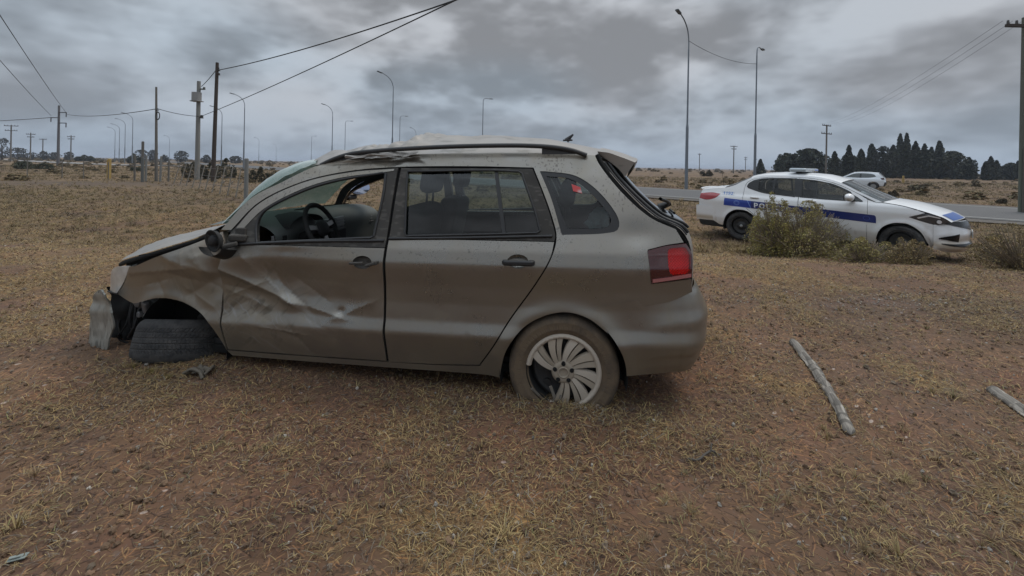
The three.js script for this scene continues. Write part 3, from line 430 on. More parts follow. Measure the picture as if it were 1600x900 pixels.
{
  const q = rng(31), g = []; // broken brackets, bottle and wiring behind the bumper cover
  for (let i = 0; i < 16; i++) g.push(box(.03 + .10 * q(), .02 + .07 * q(), .03 + .08 * q(), -2.98 + .10 * q() + .05 * (i % 3), .12 + .40 * q(), .44 + .17 * q(), .006, [q() * 3, q() * 3, q() * 3]));
  for (let i = 0; i < 5; i++) { const x = -2.93 + .12 * q(), y = .52 - .1 * q(); g.push(tube([[x, y, .62], [x + .05 * q(), y - .12 - .1 * q(), .67], [x + .1 * q() - .05, y - .2 - .12 * q(), .63 + .05 * q()], [x + .05, .13 + .1 * q(), .6]], .004 + .004 * q(), 6)); }
  P('broken_brackets', merge(g), blackTrim);
  P('inner_liner', merge([sheet((u, v) => [lerp(-3.13, -2.66, u) - .05 * (1 - v) * (1 - u), lerp(.02 + .05 * Math.abs(noise2(u * 9, 4)), .55, v), lerp(.585, .55, u) + .035 * noise2(u * 6, v * 6)], 20, 14)]), voidBlack);
  P('torn_bracket', merge([box(.07, .085, .05, -2.835, .475, .64, .02, [.2, .4, .3]), box(.05, .10, .04, -2.755, .44, .66, .015, [.3, -.3, -.3]), box(.03, .04, .03, -2.82, .385, .65, .01)]), std(.24, .24, .245, .45, .4));
  P('washer_bottle', merge([box(.09, .10, .08, -2.775, .455, .60, .03, [.3, .2, .5]), cyl(.022, .018, [-2.79, .36, .63], [-2.76, .47, .62])]), std(.22, .22, .21, .5));
  P('fog_lamp', merge([cyl(.045, .05, [-2.82, .47, .655], [-2.80, .47, .58], 16), box(.10, .03, .06, -2.80, .515, .62, .008, [0, .2, .3])]), blackTrim);
}
// bonnet, pushed up out of line with a dark gap beneath its edge
const hoodEdge = path3([[-3.04, .722, .60], [-2.90, .762, .685], [-2.70, .812, .742], [-2.48, .872, .752], [-2.30, .925, .740], [-2.16, .985, .715]]);
P('bonnet', sheet((u, v) => {
  const a = hoodEdge(u), s = 1 - 2 * v, z = a[2] * Math.sign(s) * Math.abs(s) ** .95, b = 1 - s * s;
  const lift = dent(a[0], z, -2.62, .42, .22, .20, .022) + .010 * fbm2(a[0] * 6, z * 6, 3) + crease(a[0], z, -2.85, .5, -2.3, .30, .016, .06, .06);
  return [a[0] - .20 * b * (1 - u) - .10 * b * u, a[1] + .035 * Math.pow(b, .6) + lift * Math.min(1, b * 3), z];
}, 50, 40, (p) => [(p[0] + 3.6) / 4.8, (p[2] + 1) / 2]), topPaint, 'buckled bonnet standing proud of the wing');
P('bonnet_underside', merge([sheet((u, v) => { const a = hoodEdge(u); return [a[0] + .015, a[1] - .025 - .11 * v, a[2] - .028 - .02 * v]; }, 24, 2), sheet((u, v) => { const a = hoodEdge(u), s = 1 - 2 * v; return [a[0] - .18 * (1 - s * s), a[1] - .034, (a[2] - .012) * s]; }, 24, 14), tube([0, .2, .4, .6, .8, 1].map((t) => { const a = hoodEdge(t); return [a[0], a[1] - .020, a[2] - .006]; }), .014, 6, false, 30)]), voidBlack);
P('wiper_cowl', merge([sheet((u, v) => [-2.22 + .16 * u, .965 + .06 * u + .02 * Math.sin(v * 3.14), .70 - 1.4 * v], 6, 20), box(.03, .02, .35, -2.13, 1.01, .42, .006, [0, -.2, 0])]), blackTrim);

// windscreen: shattered laminated glass sagging between the pillars
const wsEdge = path3([[-2.15, 1.015, .69], [-2.02, 1.135, .66], [-1.86, 1.262, .62], [-1.70, 1.350, .58], [-1.58, 1.395, .555]]);
const crackMap = dataTex(1024, 1024, (u, v, o) => {
  let d1 = 9, d2 = 9; const x = u * 64, y = v * 44, X = Math.floor(x), Y = Math.floor(y);
  for (let i = -1; i <= 1; i++) for (let j = -1; j <= 1; j++) { const a = X + i + hash2(X + i, Y + j), b = Y + j + hash2(X + i + 91, Y + j - 17), d = Math.hypot(x - a, y - b); if (d < d1) { d2 = d1; d1 = d; } else if (d < d2) d2 = d; }
  const line = sstep(.14, .02, d2 - d1), frost = clamp(.35 + .8 * fbm2(u * 7, v * 7, 4)), f = clamp(line * .8 + frost * .5 + .25 * noise2(u * 200, v * 200));
  o[0] = lerp(.22, .50, f); o[1] = lerp(.36, .56, f); o[2] = lerp(.31, .52, f);
}, true);
P('windscreen', sheet((u, v) => { const a = wsEdge(u), s = 1 - 2 * v, b = 1 - s * s; return [a[0] - .17 * sstep(.3, 1, v) - .21 * Math.pow(b, .8) * (1 - .35 * u), a[1] + .105 * sstep(0, .4, u) * Math.pow(b, .7) * (.75 + .35 * Math.sin(u * 3.1)) * (1 - .45 * sstep(.55, 1, u)) + .012 * fbm2(u * 6, v * 9, 3), a[2] * s]; }, 36, 40, (p, u, v) => [v, u]), phys(1, 1, 1, .42, 0, { map: crackMap, transmission: .55, thickness: 0 }), 'shattered greenish windscreen sagging under the crushed roof edge');

// roof: crushed at the front corner
const roofY = curve1([[-1.64, 1.375], [-1.56, 1.388], [-1.33, 1.425], [-.90, 1.450], [-.40, 1.455], [0, 1.447], [.23, 1.430]]);
const crown = curve1([[-1.64, .085], [-1.55, .118], [-1.2, .130], [-.9, .145], [-.55, .146], [-.1, .120], [.23, .062]]);
const roofF = (u, v, dz = 0) => {
  const x = lerp(-1.63, .235, u), s = 1 - 2 * v, zh = bodySide(Math.max(x, -1.6), roofY(x)) - .004, z = zh * s;
  const c = crown(x) * (1 - Math.abs(s) ** 2.6), k = sstep(-.72, -1.05, x) * sstep(-.1, .5, s);
  const dents = k * (-.006 + .034 * fbm2(x * 9, z * 7, 3) + .034 * (Math.abs(noise2(x * 10 + 3, z * 12)) - .3)) + .006 * fbm2(x * 3, z * 3, 3) + .020 * fbm2(x * 5 + 7, z * 4, 3) * sstep(-.3, -.6, x) + crease(x, z, -1.02, .50, -.92, -.1, .030, .07, .04) + crease(x, z, -1.35, .35, -1.1, -.2, -.022, .05, .05);
  return [x - .09 * (1 - s * s) * sstep(.12, 0, u) + .03 * (1 - s * s) * sstep(.9, 1, u), roofY(x) + c + dents * Math.min(1, (1 - Math.abs(s)) * 6) - dz, z];
};
P('roof', sheet((u, v) => roofF(u, v), 110, 70, (p) => [(p[0] + 3.6) / 4.8, (p[2] + 1) / 2]), topPaint, 'scuffed roof crushed at its front corner');
P('headlining', sheet((u, v) => { const p = roofF(u, v, .03); return [p[0], p[1], p[2] * .95]; }, 30, 16), std(.10, .10, .10, .95));
P('roof_flap', merge([sheet((u, v) => { const x = lerp(-1.36, -.88, u); return [x, 1.428 + .030 * v + .012 * fbm2(u * 5, v * 3, 3) + .012 * u + .012 * Math.abs(u * 3 % 1 - .5), .596 - .05 * v + .016 * noise2(u * 4.5, v * 3 + 3)]; }, 40, 8), sheet((u, v) => [lerp(-1.22, -.84, u), 1.428 + .02 * v * (1 - u) + .006 * noise2(u * 14, 3), .60 - .02 * v + .008 * noise2(u * 11, v)], 30, 4)]), topPaint, 'torn strip of roof skin standing up under the rail');
P('roof_aerial', merge([cyl(.020, .006, [.035, 1.555, 0], [.085, 1.60, 0], 8), box(.07, .012, .03, .045, 1.558, 0, .005)]), blackTrim);
P('aerial_stub', merge([cyl(.010, .008, [-1.02, 1.555, .1], [-1.04, 1.580, .1], 8), cyl(.003, .002, [-1.035, 1.578, .1], [-.90, 1.582, .1], 6)]), rubber);
const RAIL = [[-1.545, 1.385], [-1.45, 1.425], [-1.336, 1.456], [-1.13, 1.475], [-.926, 1.486], [-.68, 1.494], [-.436, 1.497], [-.20, 1.494], [-.03, 1.482], [.08, 1.462], [.165, 1.432]];
const railZ = (x, y) => bodySide(x, 1.425) + .012 - sstep(-.95, -1.4, x) * .010;
const railMat = std(.035, .035, .036, .5, .2);
function rail(near) { const g = merge([tube(RAIL.map(([x, y]) => [x, y, railZ(x, y)]), .0145, 10, false, 60), sheet((u, v) => { const x = lerp(-.10, .165, u); return [x, lerp(lerp(1.492, 1.432, u ** 1.6), 1.440, v), railZ(x) - .004 + .004 * v]; }, 14, 3), sheet((u, v) => { const x = lerp(-1.53, -1.17, u); return [x, lerp(lerp(1.395, 1.472, u ** .6), lerp(1.385, 1.452, u ** .8), v), railZ(x) - .002]; }, 14, 3)]); P('roof_rail', near ? g : flipped(g), railMat); }
rail(true); rail(false);

// tailgate: spoiler lip, rear window, skin; and the rear bumper
const tgEdge = path3([[.245, 1.415, .545], [.285, 1.345, .578], [.385, 1.222, .632], [.525, 1.090, .672], [.66, 1.022, .682], [.712, .93, .672], [.722, .80, .672], [.715, .66, .672]]);
const tg = (u, v, o = 0, z1 = 1) => { const a = tgEdge(u), s = (1 - 2 * v) * z1, b = 1 - Math.abs(s) ** 2.3; return [a[0] + (.105 + o) * b + o, a[1] + .012 * b, a[2] * s]; };
const tgate = P('tailgate', sheet((u, v) => tg(lerp(.04, 1, u), v), 40, 40, (p) => [(p[0] + 3.6) / 4.8, (p[2] + 1) / 2]), topPaint, 'tailgate knocked out of line with the body');
part(tgate, 'rear_window', sheet((u, v) => tg(lerp(.10, .60, u), lerp(.07, .93, v), .007), 20, 24), phys(.02, .022, .022, .08, 0));
part(tgate, 'window_trim', merge([tube([.06, .2, .32, .44, .56, .62].map((t) => { const p = tg(t, .045, .010); return p; }), .010, 8, false, 24), tube([.06, .2, .32, .44, .56, .63].map((t) => tg(t, .015, .002)), .007, 8, false, 24), tube([.08, .2, .32, .44, .56, .60].map((t) => tg(t, .11, .014)), .008, 8, false, 24)]), blackTrim);
part(tgate, 'spoiler', (() => { const f = (u, v) => { const s = 1 - 2 * u, w = .585 - .05 * Math.abs(s) ** 4; return [lerp(.228, .455, v) + .05 * (1 - s * s) - .012 * Math.abs(s) ** 6 * v, lerp(1.462, 1.395, v ** 1.2) + .028 * (1 - s * s) + .006 * noise2(u * 9, v * 3), w * s]; }; const lip = (u, v) => { const p = f(u, 1), s = 1 - 2 * u; return [p[0] - .012 * v - .045 * v * v, p[1] - .105 * v * (1 - .4 * (1 - s * s)), p[2] * (1 - .02 * v)]; }; const end = (u, v) => { const p = f(0, u), q = lip(0, u); return [lerp(p[0], lerp(.235, q[0], u), v), lerp(p[1], lerp(1.44, 1.300, u), v), p[2] - .012 * v]; }; return merge([sheet(f, 40, 8, (p) => [(p[0] + 3.6) / 4.8, (p[2] + 1) / 2]), sheet(lip, 40, 5), sheet(end, 10, 5, (p) => [(p[0] + 3.6) / 4.8, p[1] / 2]), flipped(sheet(end, 10, 5))]); })(), topPaint);
part(tgate, 'rear_wiper', merge([cyl(.024, .018, [.66, 1.085, .10], [.735, 1.115, .10], 12), tube([[.715, 1.105, .12], [.675, 1.14, .3], [.60, 1.17, .46]], .011, 6), tube([[.72, 1.075, .16], [.70, 1.075, .36], [.66, 1.095, .54]], .008, 6)]), blackTrim);
part(tgate, 'hinge_gap', tube([[.228, 1.435, .535], [.246, 1.39, .548], [.36, 1.225, .612], [.50, 1.092, .655], [.632, 1.030, .668], [.70, .945, .655]], .015, 8, false, 40), voidBlack);
const TAIL = [[.471, .921, 1], [.567, .943], [.676, .954, 1], [.700, .908], [.692, .782, 1], [.484, .753, 1]];
const tlz = (x, y) => bodySide(x, y) + .004;
const LENS = [[.580, .926], [.625, .934], [.668, .934], [.688, .905], [.686, .84], [.678, .803], [.63, .797], [.588, .800], [.576, .83], [.574, .89]];
const tl = P('tail_light', panel(TAIL, [LENS], tlz, { skirt: .05, L: .012 }), phys(.055, .008, .010, .12, 0, { clearcoat: 1, clearcoatRoughness: .05 }), 'tail light with a bright red lens at its rear half');
part(tl, 'lens', panel(LENS, [], tlz, { off: .002, skirt: 0, L: .02 }), phys(.80, .030, .035, .12, 0, { transmission: .9, thickness: 0, clearcoat: .6, clearcoatRoughness: .05 }));
part(tl, 'lamp_bowl', panel(LENS, [], (x, y) => tlz(x, y) - .034 + .55 * ((x - .632) ** 2 + (y - .862) ** 2) * 4 + .0022 * Math.sin(x * 420) * Math.sin(y * 420), { skirt: 0, L: .005 }), std(.80, .78, .78, .30, .75));
part(tl, 'reflector', panel([[.490, .778, 1], [.690, .806, 1], [.690, .788, 1], [.490, .760, 1]], [], tlz, { off: .005, skirt: .006 }), phys(.42, .16, .16, .3, 0, { clearcoat: .6 }));
P('tail_light', farSide(panel(TAIL, [], tlz, { skirt: .05 })), phys(.25, .01, .012, .12, 0, { clearcoat: 1 }));
const rbOff = soft1([[0, -.085], [.10, -.050], [.22, -.034], [.25, -.018], [.50, -.004], [.60, .004], [.64, .002], [.84, -.040], [.93, -.062], [1, -.090]], .02);
const rbG = sheet((u, v) => {
  const e = Math.min(u, 1 - u) * 2, side = u < .5 ? 1 : -1, s1 = Math.min(1, e / .42), top = lerp(.530, .708, Math.pow(s1, .62)), bot = .262 + .02 * e, y = lerp(bot, top, v), o = rbOff(v);
  const arch = .02 + Math.sqrt(Math.max(0, .337 ** 2 - (y - .26) ** 2)), X1 = .63;
  if (e <= .42) { const x = lerp(arch, X1, s1), k = sstep(.38, X1, x); return [x, y, side * (frameSide(x, y) + .002 + .010 * k + .42 * o * k)]; }
  const t = (e - .42) / .58 * Math.PI / 2, zc = bodySide(X1, y) + .012 + .42 * o;
  return [X1 + (.245 + .9 * o) * Math.pow(Math.sin(t), .92), y, side * zc * Math.pow(Math.max(0, Math.cos(t)), .62)];
}, 150, 50, (p) => carU(p[0], p[1]));
const rb = P('rear_bumper', rbG, paint, 'rear bumper with a step along its top');
part(rb, 'reflector', tube([[.62, .340, .738], [.69, .352, .675], [.735, .375, .60]], .005, 6, false, 12), std(.16, .09, .075, .4));
P('underbody', merge([box(2.55, .05, 1.40, -1.15, .215, 0), box(.85, .06, 1.1, .22, .30, 0), box(.05, .62, 1.2, -2.14, .52, 0), box(.72, .42, 1.05, -2.50, .40, 0, .03), box(.10, .34, 1.25, -2.86, .42, 0, .03), box(.9, .30, .06, -2.45, .62, .56), box(.9, .30, .06, -2.45, .62, -.56)]), voidBlack);
// wheel arches
const liner = (cx, cy, r, z0, z1) => sheet((u, v) => { const a = lerp(-.25, Math.PI + .25, u); return [cx + r * Math.cos(a), cy + r * Math.sin(a), lerp(z0, z1, v)]; }, 28, 3);
P('arch_liner', merge([liner(.02, .26, .345, .35, .80), box(.74, .6, .03, .02, .34, .42)]), voidBlack); P('arch_liner', flipped(merge([liner(.02, .26, .345, .35, .80)])), voidBlack);
P('arch_liner', merge([liner(-2.40, .24, .33, .25, .74), box(.7, .55, .03, -2.40, .32, .30)]), voidBlack); P('arch_liner', flipped(liner(-2.40, .24, .33, .25, .74)), voidBlack);

// wheels
const treadBump = (() => { const cv = document.createElement('canvas'); cv.width = 2048; cv.height = 256; const g = cv.getContext('2d'), q = rng(8); g.fillStyle = '#fff'; g.fillRect(0, 0, 2048, 256); g.strokeStyle = '#000'; const y0 = 76, y1 = 180, rows = [0, .19, .40, .60, .81, 1].map((t) => lerp(y0, y1, t)); for (let k = 0; k < 5; k++) for (let i = 0; i < 84; i++) { const x = (i + .5 * (k % 2)) * 2048 / 84, s = [14, 9, 0, -9, -14][k]; g.lineWidth = k === 2 ? 3 : 5; g.beginPath(); g.moveTo(x + q() * 2, rows[k] + 2); g.lineTo(x + s + q() * 2, rows[k + 1] - 2); g.stroke(); } g.lineWidth = 6; for (const y of rows.slice(1, 5)) { g.beginPath(); g.moveTo(0, y); g.lineTo(2048, y); g.stroke(); } g.lineWidth = 2; g.strokeStyle = '#777'; for (let i = 0; i < 340; i++) { const x = q() * 2048, y = y0 + q() * (y1 - y0); g.beginPath(); g.moveTo(x, y); g.lineTo(x + 20 * q(), y + 10 * (q() - .5)); g.stroke(); } g.fillStyle = '#ccc'; g.font = 'bold 20px sans-serif'; for (let i = 0; i < 60; i++) { for (const y of [30, 226]) g.fillRect(i * 34 + 6 * q(), y - 8, 3 + 6 * q(), 14); } const t = new THREE.CanvasTexture(cv); t.wrapS = t.wrapT = THREE.RepeatWrapping; return t; })();
const tyreProfile = [[.190, -.078], [.205, -.092], [.224, -.099], [.228, -.103], [.234, -.102], [.262, -.101], [.268, -.104], [.284, -.093], [.294, -.080], [.299, -.066]]; for (let i = 0; i <= 12; i++) { const z = -.06 + .01 * i; tyreProfile.push([.303 - .9 * z * z, z]); } tyreProfile.push(...tyreProfile.slice(0, 10).reverse().map(([r, z]) => [r, -z]));
const muddyTyre = new THREE.MeshStandardMaterial({ roughness: .95, bumpMap: treadBump, bumpScale: .006, map: dataTex(512, 128, (u, v, o) => { const n = fbm2(u * 30, v * 8, 4), f = noise2(u * 250, v * 60), side = sstep(.28, .14, Math.min(v, 1 - v)); const m = clamp(.45 * side + .45 + .5 * n + .12 * f); o[0] = lerp(.03, .135, m); o[1] = lerp(.029, .098, m); o[2] = lerp(.028, .064, m); }, true) });
const blackTyre = new THREE.MeshStandardMaterial({ roughness: .9, bumpMap: treadBump, bumpScale: .007, map: dataTex(512, 128, (u, v, o) => { const n = fbm2(u * 40, v * 14, 4), f = noise2(u * 250, v * 60); const m = clamp(.32 + .6 * n + .2 * f); o[0] = lerp(.025, .085, m); o[1] = lerp(.025, .080, m); o[2] = lerp(.026, .076, m); }, true) });
const tyreGeo = spinX(tyreProfile, 72);
const hubTex = (a, b, c) => new THREE.MeshStandardMaterial({ roughness: .85, color: new THREE.Color().setRGB(a, b, c) }), hubMat = hubTex(.43, .375, .31), hubDust = hubTex(.36, .305, .24), hubDirty = hubTex(.31, .262, .205);
{
  const w = new THREE.Group(); w.name = 'wheel'; w.userData.label = 'rear wheel sunk in the soil with a broken hubcap'; car.add(w); w.position.set(.025, .262, .705); w.rotation.set(0, .02, 0);
  part(w, 'tyre', tyreGeo, muddyTyre);
  part(w, 'steel_rim', merge([spinX([[.0, .045], [.06, .045], [.075, .03], [.12, .025], [.15, .045], [.172, .04], [.178, -.02], [.19, .075], [.204, .088], [.196, .094]], 48), ...[0, 1, 2, 3, 4, 5, 6, 7].map((i) => { const a = i * .785; return cyl(.022, .022, [.128 * Math.cos(a), .128 * Math.sin(a), .030], [.128 * Math.cos(a), .128 * Math.sin(a), .040], 10); })]), steelDark);
  // hubcap: swept spokes between a hub plate and an outer rim; the quarter at the lower front is broken away
  const broken = (a) => { a = ((a % 6.283) + 6.283) % 6.283; return a > 2.95 && a < 4.35; };
  const ring = []; { const n = 44; for (let i = 0; i < n; i++) { const a0 = i / n * 6.283, a1 = (i + 1) / n * 6.283; if (broken((a0 + a1) / 2)) continue; ring.push(sheet((u, v) => { const a = lerp(a0, a1, u), pr = [[.174, .086], [.184, .100], [.194, .101], [.203, .092], [.203, .080]], k = v * 4, j = Math.min(3, Math.floor(k)), r = lerp(pr[j][0], pr[j + 1][0], k - j), z = lerp(pr[j][1], pr[j + 1][1], k - j); return [r * Math.cos(a), r * Math.sin(a), z]; }, 2, 4)); } }
  part(w, 'hubcap_rim', merge(ring), hubMat);
  part(w, 'hub_plate', merge([spinX([[0, .098], [.030, .098], [.034, .104], [.050, .102], [.064, .092], [.066, .07]], 40), spinX([[.022, .1], [.024, .107], [.030, .107], [.032, .098]], 32)]), hubDirty);
  for (let i = 0; i < 5; i++) { const a = i * 1.2566 + .3; part(w, 'nut_hole', cyl(.0115, .0115, [.047 * Math.cos(a), .047 * Math.sin(a), .09], [.047 * Math.cos(a), .047 * Math.sin(a), .1055], 12), voidBlack); }
  for (let i = 0; i < 18; i++) {
    const wide = i % 2 === 0, a = i * Math.PI / 9 + .12, aEnd = a - (wide ? .30 : .20); if (broken(aEnd) || (broken(a) && i % 3)) continue;
    const w0 = wide ? .0125 : .0095, w1 = wide ? .0250 : .0185, r0 = .058, r1 = .180, pos = [], idx = [];
    for (let k = 0; k <= 6; k++) { const t = k / 6, r = lerp(r0, r1, t), c = lerp(a, aEnd, t), hw = lerp(w0, w1, t), z = .098 - .004 * t + .006 * Math.sin(t * 3.14), tx = -Math.sin(c - .25), ty = Math.cos(c - .25), x = r * Math.cos(c), y = r * Math.sin(c); for (const [s, dz] of [[-1, -.022], [-.82, 0], [.82, 0], [1, -.022]]) pos.push(x + tx * hw * s, y + ty * hw * s, z + dz + (s > 0 ? -.003 : 0)); }
    for (let k = 0; k < 6; k++) for (let j = 0; j < 3; j++) { const p = k * 4 + j; idx.push(p, p + 4, p + 5, p, p + 5, p + 1); }
    part(w, 'spoke', geoOf(pos, idx).toNonIndexed(), i % 4 === 0 ? hubMat : i % 4 === 2 ? hubDust : hubDirty).geometry.computeVertexNormals();
  }
  part(w, 'hubcap_fragment', merge([box(.07, .012, .006, -.15, -.115, .10, .002, [.2, .3, -.9]), box(.016, .09, .006, -.055, -.12, .095, .002, [0, .2, .35]), box(.014, .06, .006, -.02, -.15, .098, .002, [0, 0, -.2])]), std(.17, .15, .125, .8));
  const w2 = new THREE.Group(); w2.name = 'wheel'; w2.position.set(.025, .262, -.705); w2.rotation.y = Math.PI; car.add(w2); part(w2, 'tyre', tyreGeo, muddyTyre);
  const w3 = new THREE.Group(); w3.name = 'wheel'; w3.userData.label = 'front wheel folded flat with its tread showing'; w3.position.set(-2.50, .205, .57); w3.rotation.set(Math.PI / 2 - .34, .035, 0); car.add(w3);
  part(w3, 'tyre', spinX(tyreProfile.map(([r, z]) => [r * 1.03, z * 1.22]), 72), blackTyre); part(w3, 'steel_rim', spinX([[0, .03], [.12, .02], [.15, .05], [.19, .08], [.205, .095], [.195, .09], [.18, -.05], [.2, -.09]], 40), steelDark);
  const w4 = new THREE.Group(); w4.name = 'wheel'; w4.position.set(-2.44, .33, -.70); w4.rotation.y = Math.PI; car.add(w4); part(w4, 'tyre', tyreGeo, blackTyre);
  P('suspension', merge([cyl(.035, .035, [-2.40, .36, .35], [-2.36, .62, .42], 10), cyl(.05, .05, [-2.36, .52, .42], [-2.34, .68, .44], 12), box(.3, .04, .06, -2.3, .40, .52, .01, [0, .5, .3]), cyl(.07, .07, [-2.33, .44, .52], [-2.33, .46, .60], 16)]), std(.035, .034, .033, .7, .3));
}

// wrecked door mirror hanging off its mount, and the far mirror
{
  const m = P('door_mirror', spinX([[.0, -.02], [.045, -.018], [.066, .0], [.076, .022], [.082, .034], [.074, .036], [.064, .022], [.052, .016], [.048, .020], [.044, .012], [.0, .006]], 28).scale(.92, .82, .75).rotateY(-.30).rotateX(.10).translate(-2.0, .945, .885), rubber, 'broken door mirror with its glass gone');
  part(m, 'mirror_motor', merge([spinX([[.0, .03], [.022, .03], [.03, .018], [.034, .0]], 20).rotateY(-.30).translate(-2.002, .945, .893), ...[0, 1, 2, 3, 4].map((i) => box(.006, .05, .006, -2.002 + .034 * Math.cos(i * 1.257), .945 + .030 * Math.sin(i * 1.257), .900, 0, [0, 0, i * 1.257 + 1.57]))]), innerBlack);
  part(m, 'mirror_arm', merge([box(.10, .045, .05, -1.935, .945, .80, .015, [0, .5, -.1]), box(.09, .03, .05, -1.96, .905, .84, .012, [0, .7, .2]), box(.07, .10, .02, -1.93, .955, .785, .008)]), grime);
  part(m, 'loose_shell', sheet((u, v) => { const a = 3.5 + u * 2.3; return [-2.0 + (.085 + .02 * v) * Math.cos(a), .94 + (.080 + .03 * v) * Math.sin(a) - .01 * v, .93 - .09 * v]; }, 16, 4), blackTrim);
  const f = P('door_mirror', (() => { const g = new THREE.SphereGeometry(1, 24, 16); g.scale(.085, .075, .10); return g.translate(-2.10, 1.165, -.92); })(), blackTrim, 'far door mirror standing intact');
  part(f, 'mirror_glass', (() => { const g = new THREE.CircleGeometry(1, 28); g.scale(.088, .064, 1); g.scale(1.12, 1.1, 1); g.rotateX(-.25); g.rotateY(.75); return g.translate(-2.045, 1.168, -.85); })(), phys(.50, .58, .78, .05, 1));
  part(f, 'mirror_arm', box(.06, .05, .16, -2.13, 1.07, -.83, .02), blackTrim);
}
// cabin
P('floor_pan', merge([box(2.4, .03, 1.36, -1.05, .255, 0), box(.9, .03, 1.2, .30, .50, 0), box(.05, .5, 1.3, -.10, .42, 0)]), innerBlack);
P('door_trim', merge([panel([[-2.0, .28, 1], [-1.0, .28, 1], [-1.0, .935, 1], [-1.93, .89, 1]], [], bodySide, { off: -.06, skirt: 0, L: .08 }), panel([[-.97, .28, 1], [-.45, .28, 1], [-.06, .86, 1], [-.05, .95, 1], [-.97, .94, 1]], [], bodySide, { off: -.05, skirt: 0, L: .08 })]), innerBlack);
P('door_trim', flipped(merge([panel([[-2.0, .28, 1], [-1.0, .28, 1], [-1.0, .935, 1], [-1.93, .89, 1]], [], bodySide, { off: -.05, skirt: 0, L: .08 }), panel([[-.97, .28, 1], [-.45, .28, 1], [-.06, .86, 1], [-.05, .95, 1], [-.97, .94, 1]], [], bodySide, { off: -.05, skirt: 0, L: .08 })])), innerBlack);
{ const g = panel([[-.05, .5, 1], [.45, .5, 1], [.45, .95, 1], [0, .97, 1]], [], bodySide, { off: -.06, skirt: 0, L: .08 }); P('cargo_trim', g, innerBlack); P('cargo_trim', flipped(g), innerBlack); }
{
  const prof = path3([[-2.28, 1.0, 0], [-2.14, 1.015, 0], [-1.98, 1.015, 0], [-1.86, .985, 0], [-1.80, .93, 0], [-1.82, .80, 0], [-1.86, .62, 0], [-1.95, .45, 0]]);
  const d = P('dashboard', sheet((u, v) => { const p = prof(u), s = 1 - 2 * v, hump = .055 * Math.exp(-(((s - .52) / .24) ** 2)) * Math.exp(-(((p[0] + 1.9) / .12) ** 2)); return [p[0] - .10 * (1 - s * s) * (1 - u) + .03 * Math.abs(s), p[1] + hump + .018 * (1 - s * s), .69 * s]; }, 40, 50), dashGrey);
  part(d, 'instrument_cowl', merge([sheet((u, v) => [-1.93 + .16 * v, .985 + .075 * Math.sin(u * 3.14) - .02 * v, .37 + .19 * Math.cos(u * 3.14)], 20, 6), box(.02, .13, .30, -1.875, .945, .37, .02)]), innerBlack);
  for (const [x, y, z] of [[-1.80, .895, .62], [-1.80, .895, -.62], [-1.80, .93, .07], [-1.80, .93, -.07]]) part(d, 'air_vent', merge([box(.02, .085, .125, x, y, z, .006), ...[-1, 0, 1].map((k) => box(.012, .008, .11, x + .012, y + k * .024, z))]), silverish);
  for (const z of [.62, .07]) part(d, 'vent_grille', box(.012, .065, .10, -1.785, z > .3 ? .895 : .93, z, .004), voidBlack);
  part(d, 'console', box(.12, .22, .24, -1.82, .78, 0, .02), innerBlack);
  const s = new THREE.Group(); s.name = 'steering_wheel'; s.position.set(-1.66, .945, .37); s.rotation.set(0, Math.PI / 2 + .10, 0); s.rotateX(-.42); car.add(s);
  part(s, 'rim', new THREE.TorusGeometry(.178, .0155, 12, 48), rubber);
  part(s, 'hub', (() => { const g = new THREE.SphereGeometry(1, 20, 14); g.scale(.072, .062, .035); return g; })(), innerBlack);
  for (const a of [0.15, 2.99, -1.57]) part(s, 'spoke', box(.13, .036, .016, .105 * Math.cos(a), .105 * Math.sin(a), 0, .006, [0, 0, a]), silverish);
  part(s, 'column', cyl(.035, .03, [0, 0, -.28], [0, 0, -.02], 12), innerBlack);
}
function seat(x, z, w, h, rear) {
  const s = P(rear ? 'rear_seat' : 'front_seat', merge([box(.50, .17, w, x - .26, .47, z, .06, [0, 0, .08]), box(.15, h, w * .96, x + .06, .55 + h / 2, z, .06, [0, 0, -.22])]), seatCloth);
  for (const o of rear ? [-.4, .4] : [0]) part(s, 'headrest', merge([box(.10, .17, .26, x + .17, .60 + h + .10, z + o, .045, [0, 0, -.18]), cyl(.007, .007, [x + .145, .55 + h - .03, z + o + .06], [x + .155, .55 + h + .12, z + o + .06], 6), cyl(.007, .007, [x + .145, .55 + h - .03, z + o - .06], [x + .155, .55 + h + .12, z + o - .06], 6)]), seatCloth);
}
seat(-1.02, .37, .50, .58); seat(-1.02, -.37, .50, .58); seat(-.12, 0, 1.28, .50, true);
single('crumpled_bag', (() => { const g = new THREE.IcosahedronGeometry(1, 4), p = g.attributes.position; for (let i = 0; i < p.count; i++) { const v = V().fromBufferAttribute(p, i), f = .75 + .3 * fbm3(v.x * 2.2, v.y * 2.2, v.z * 2.2, 3) + .2 * Math.abs(noise3(v.x * 3, v.y * 3, v.z * 3)); p.setXYZ(i, v.x * f * .13, v.y * f * .12, v.z * f * .15); } g.computeVertexNormals(); car.updateMatrixWorld(); return g.translate(...V(.27, 1.01, .42).applyMatrix4(car.matrixWorld).toArray()); })(), std(.55, .60, .66, .6), 'crumpled pale bag lying in the back of the crashed car behind the quarter glass', 'bag');

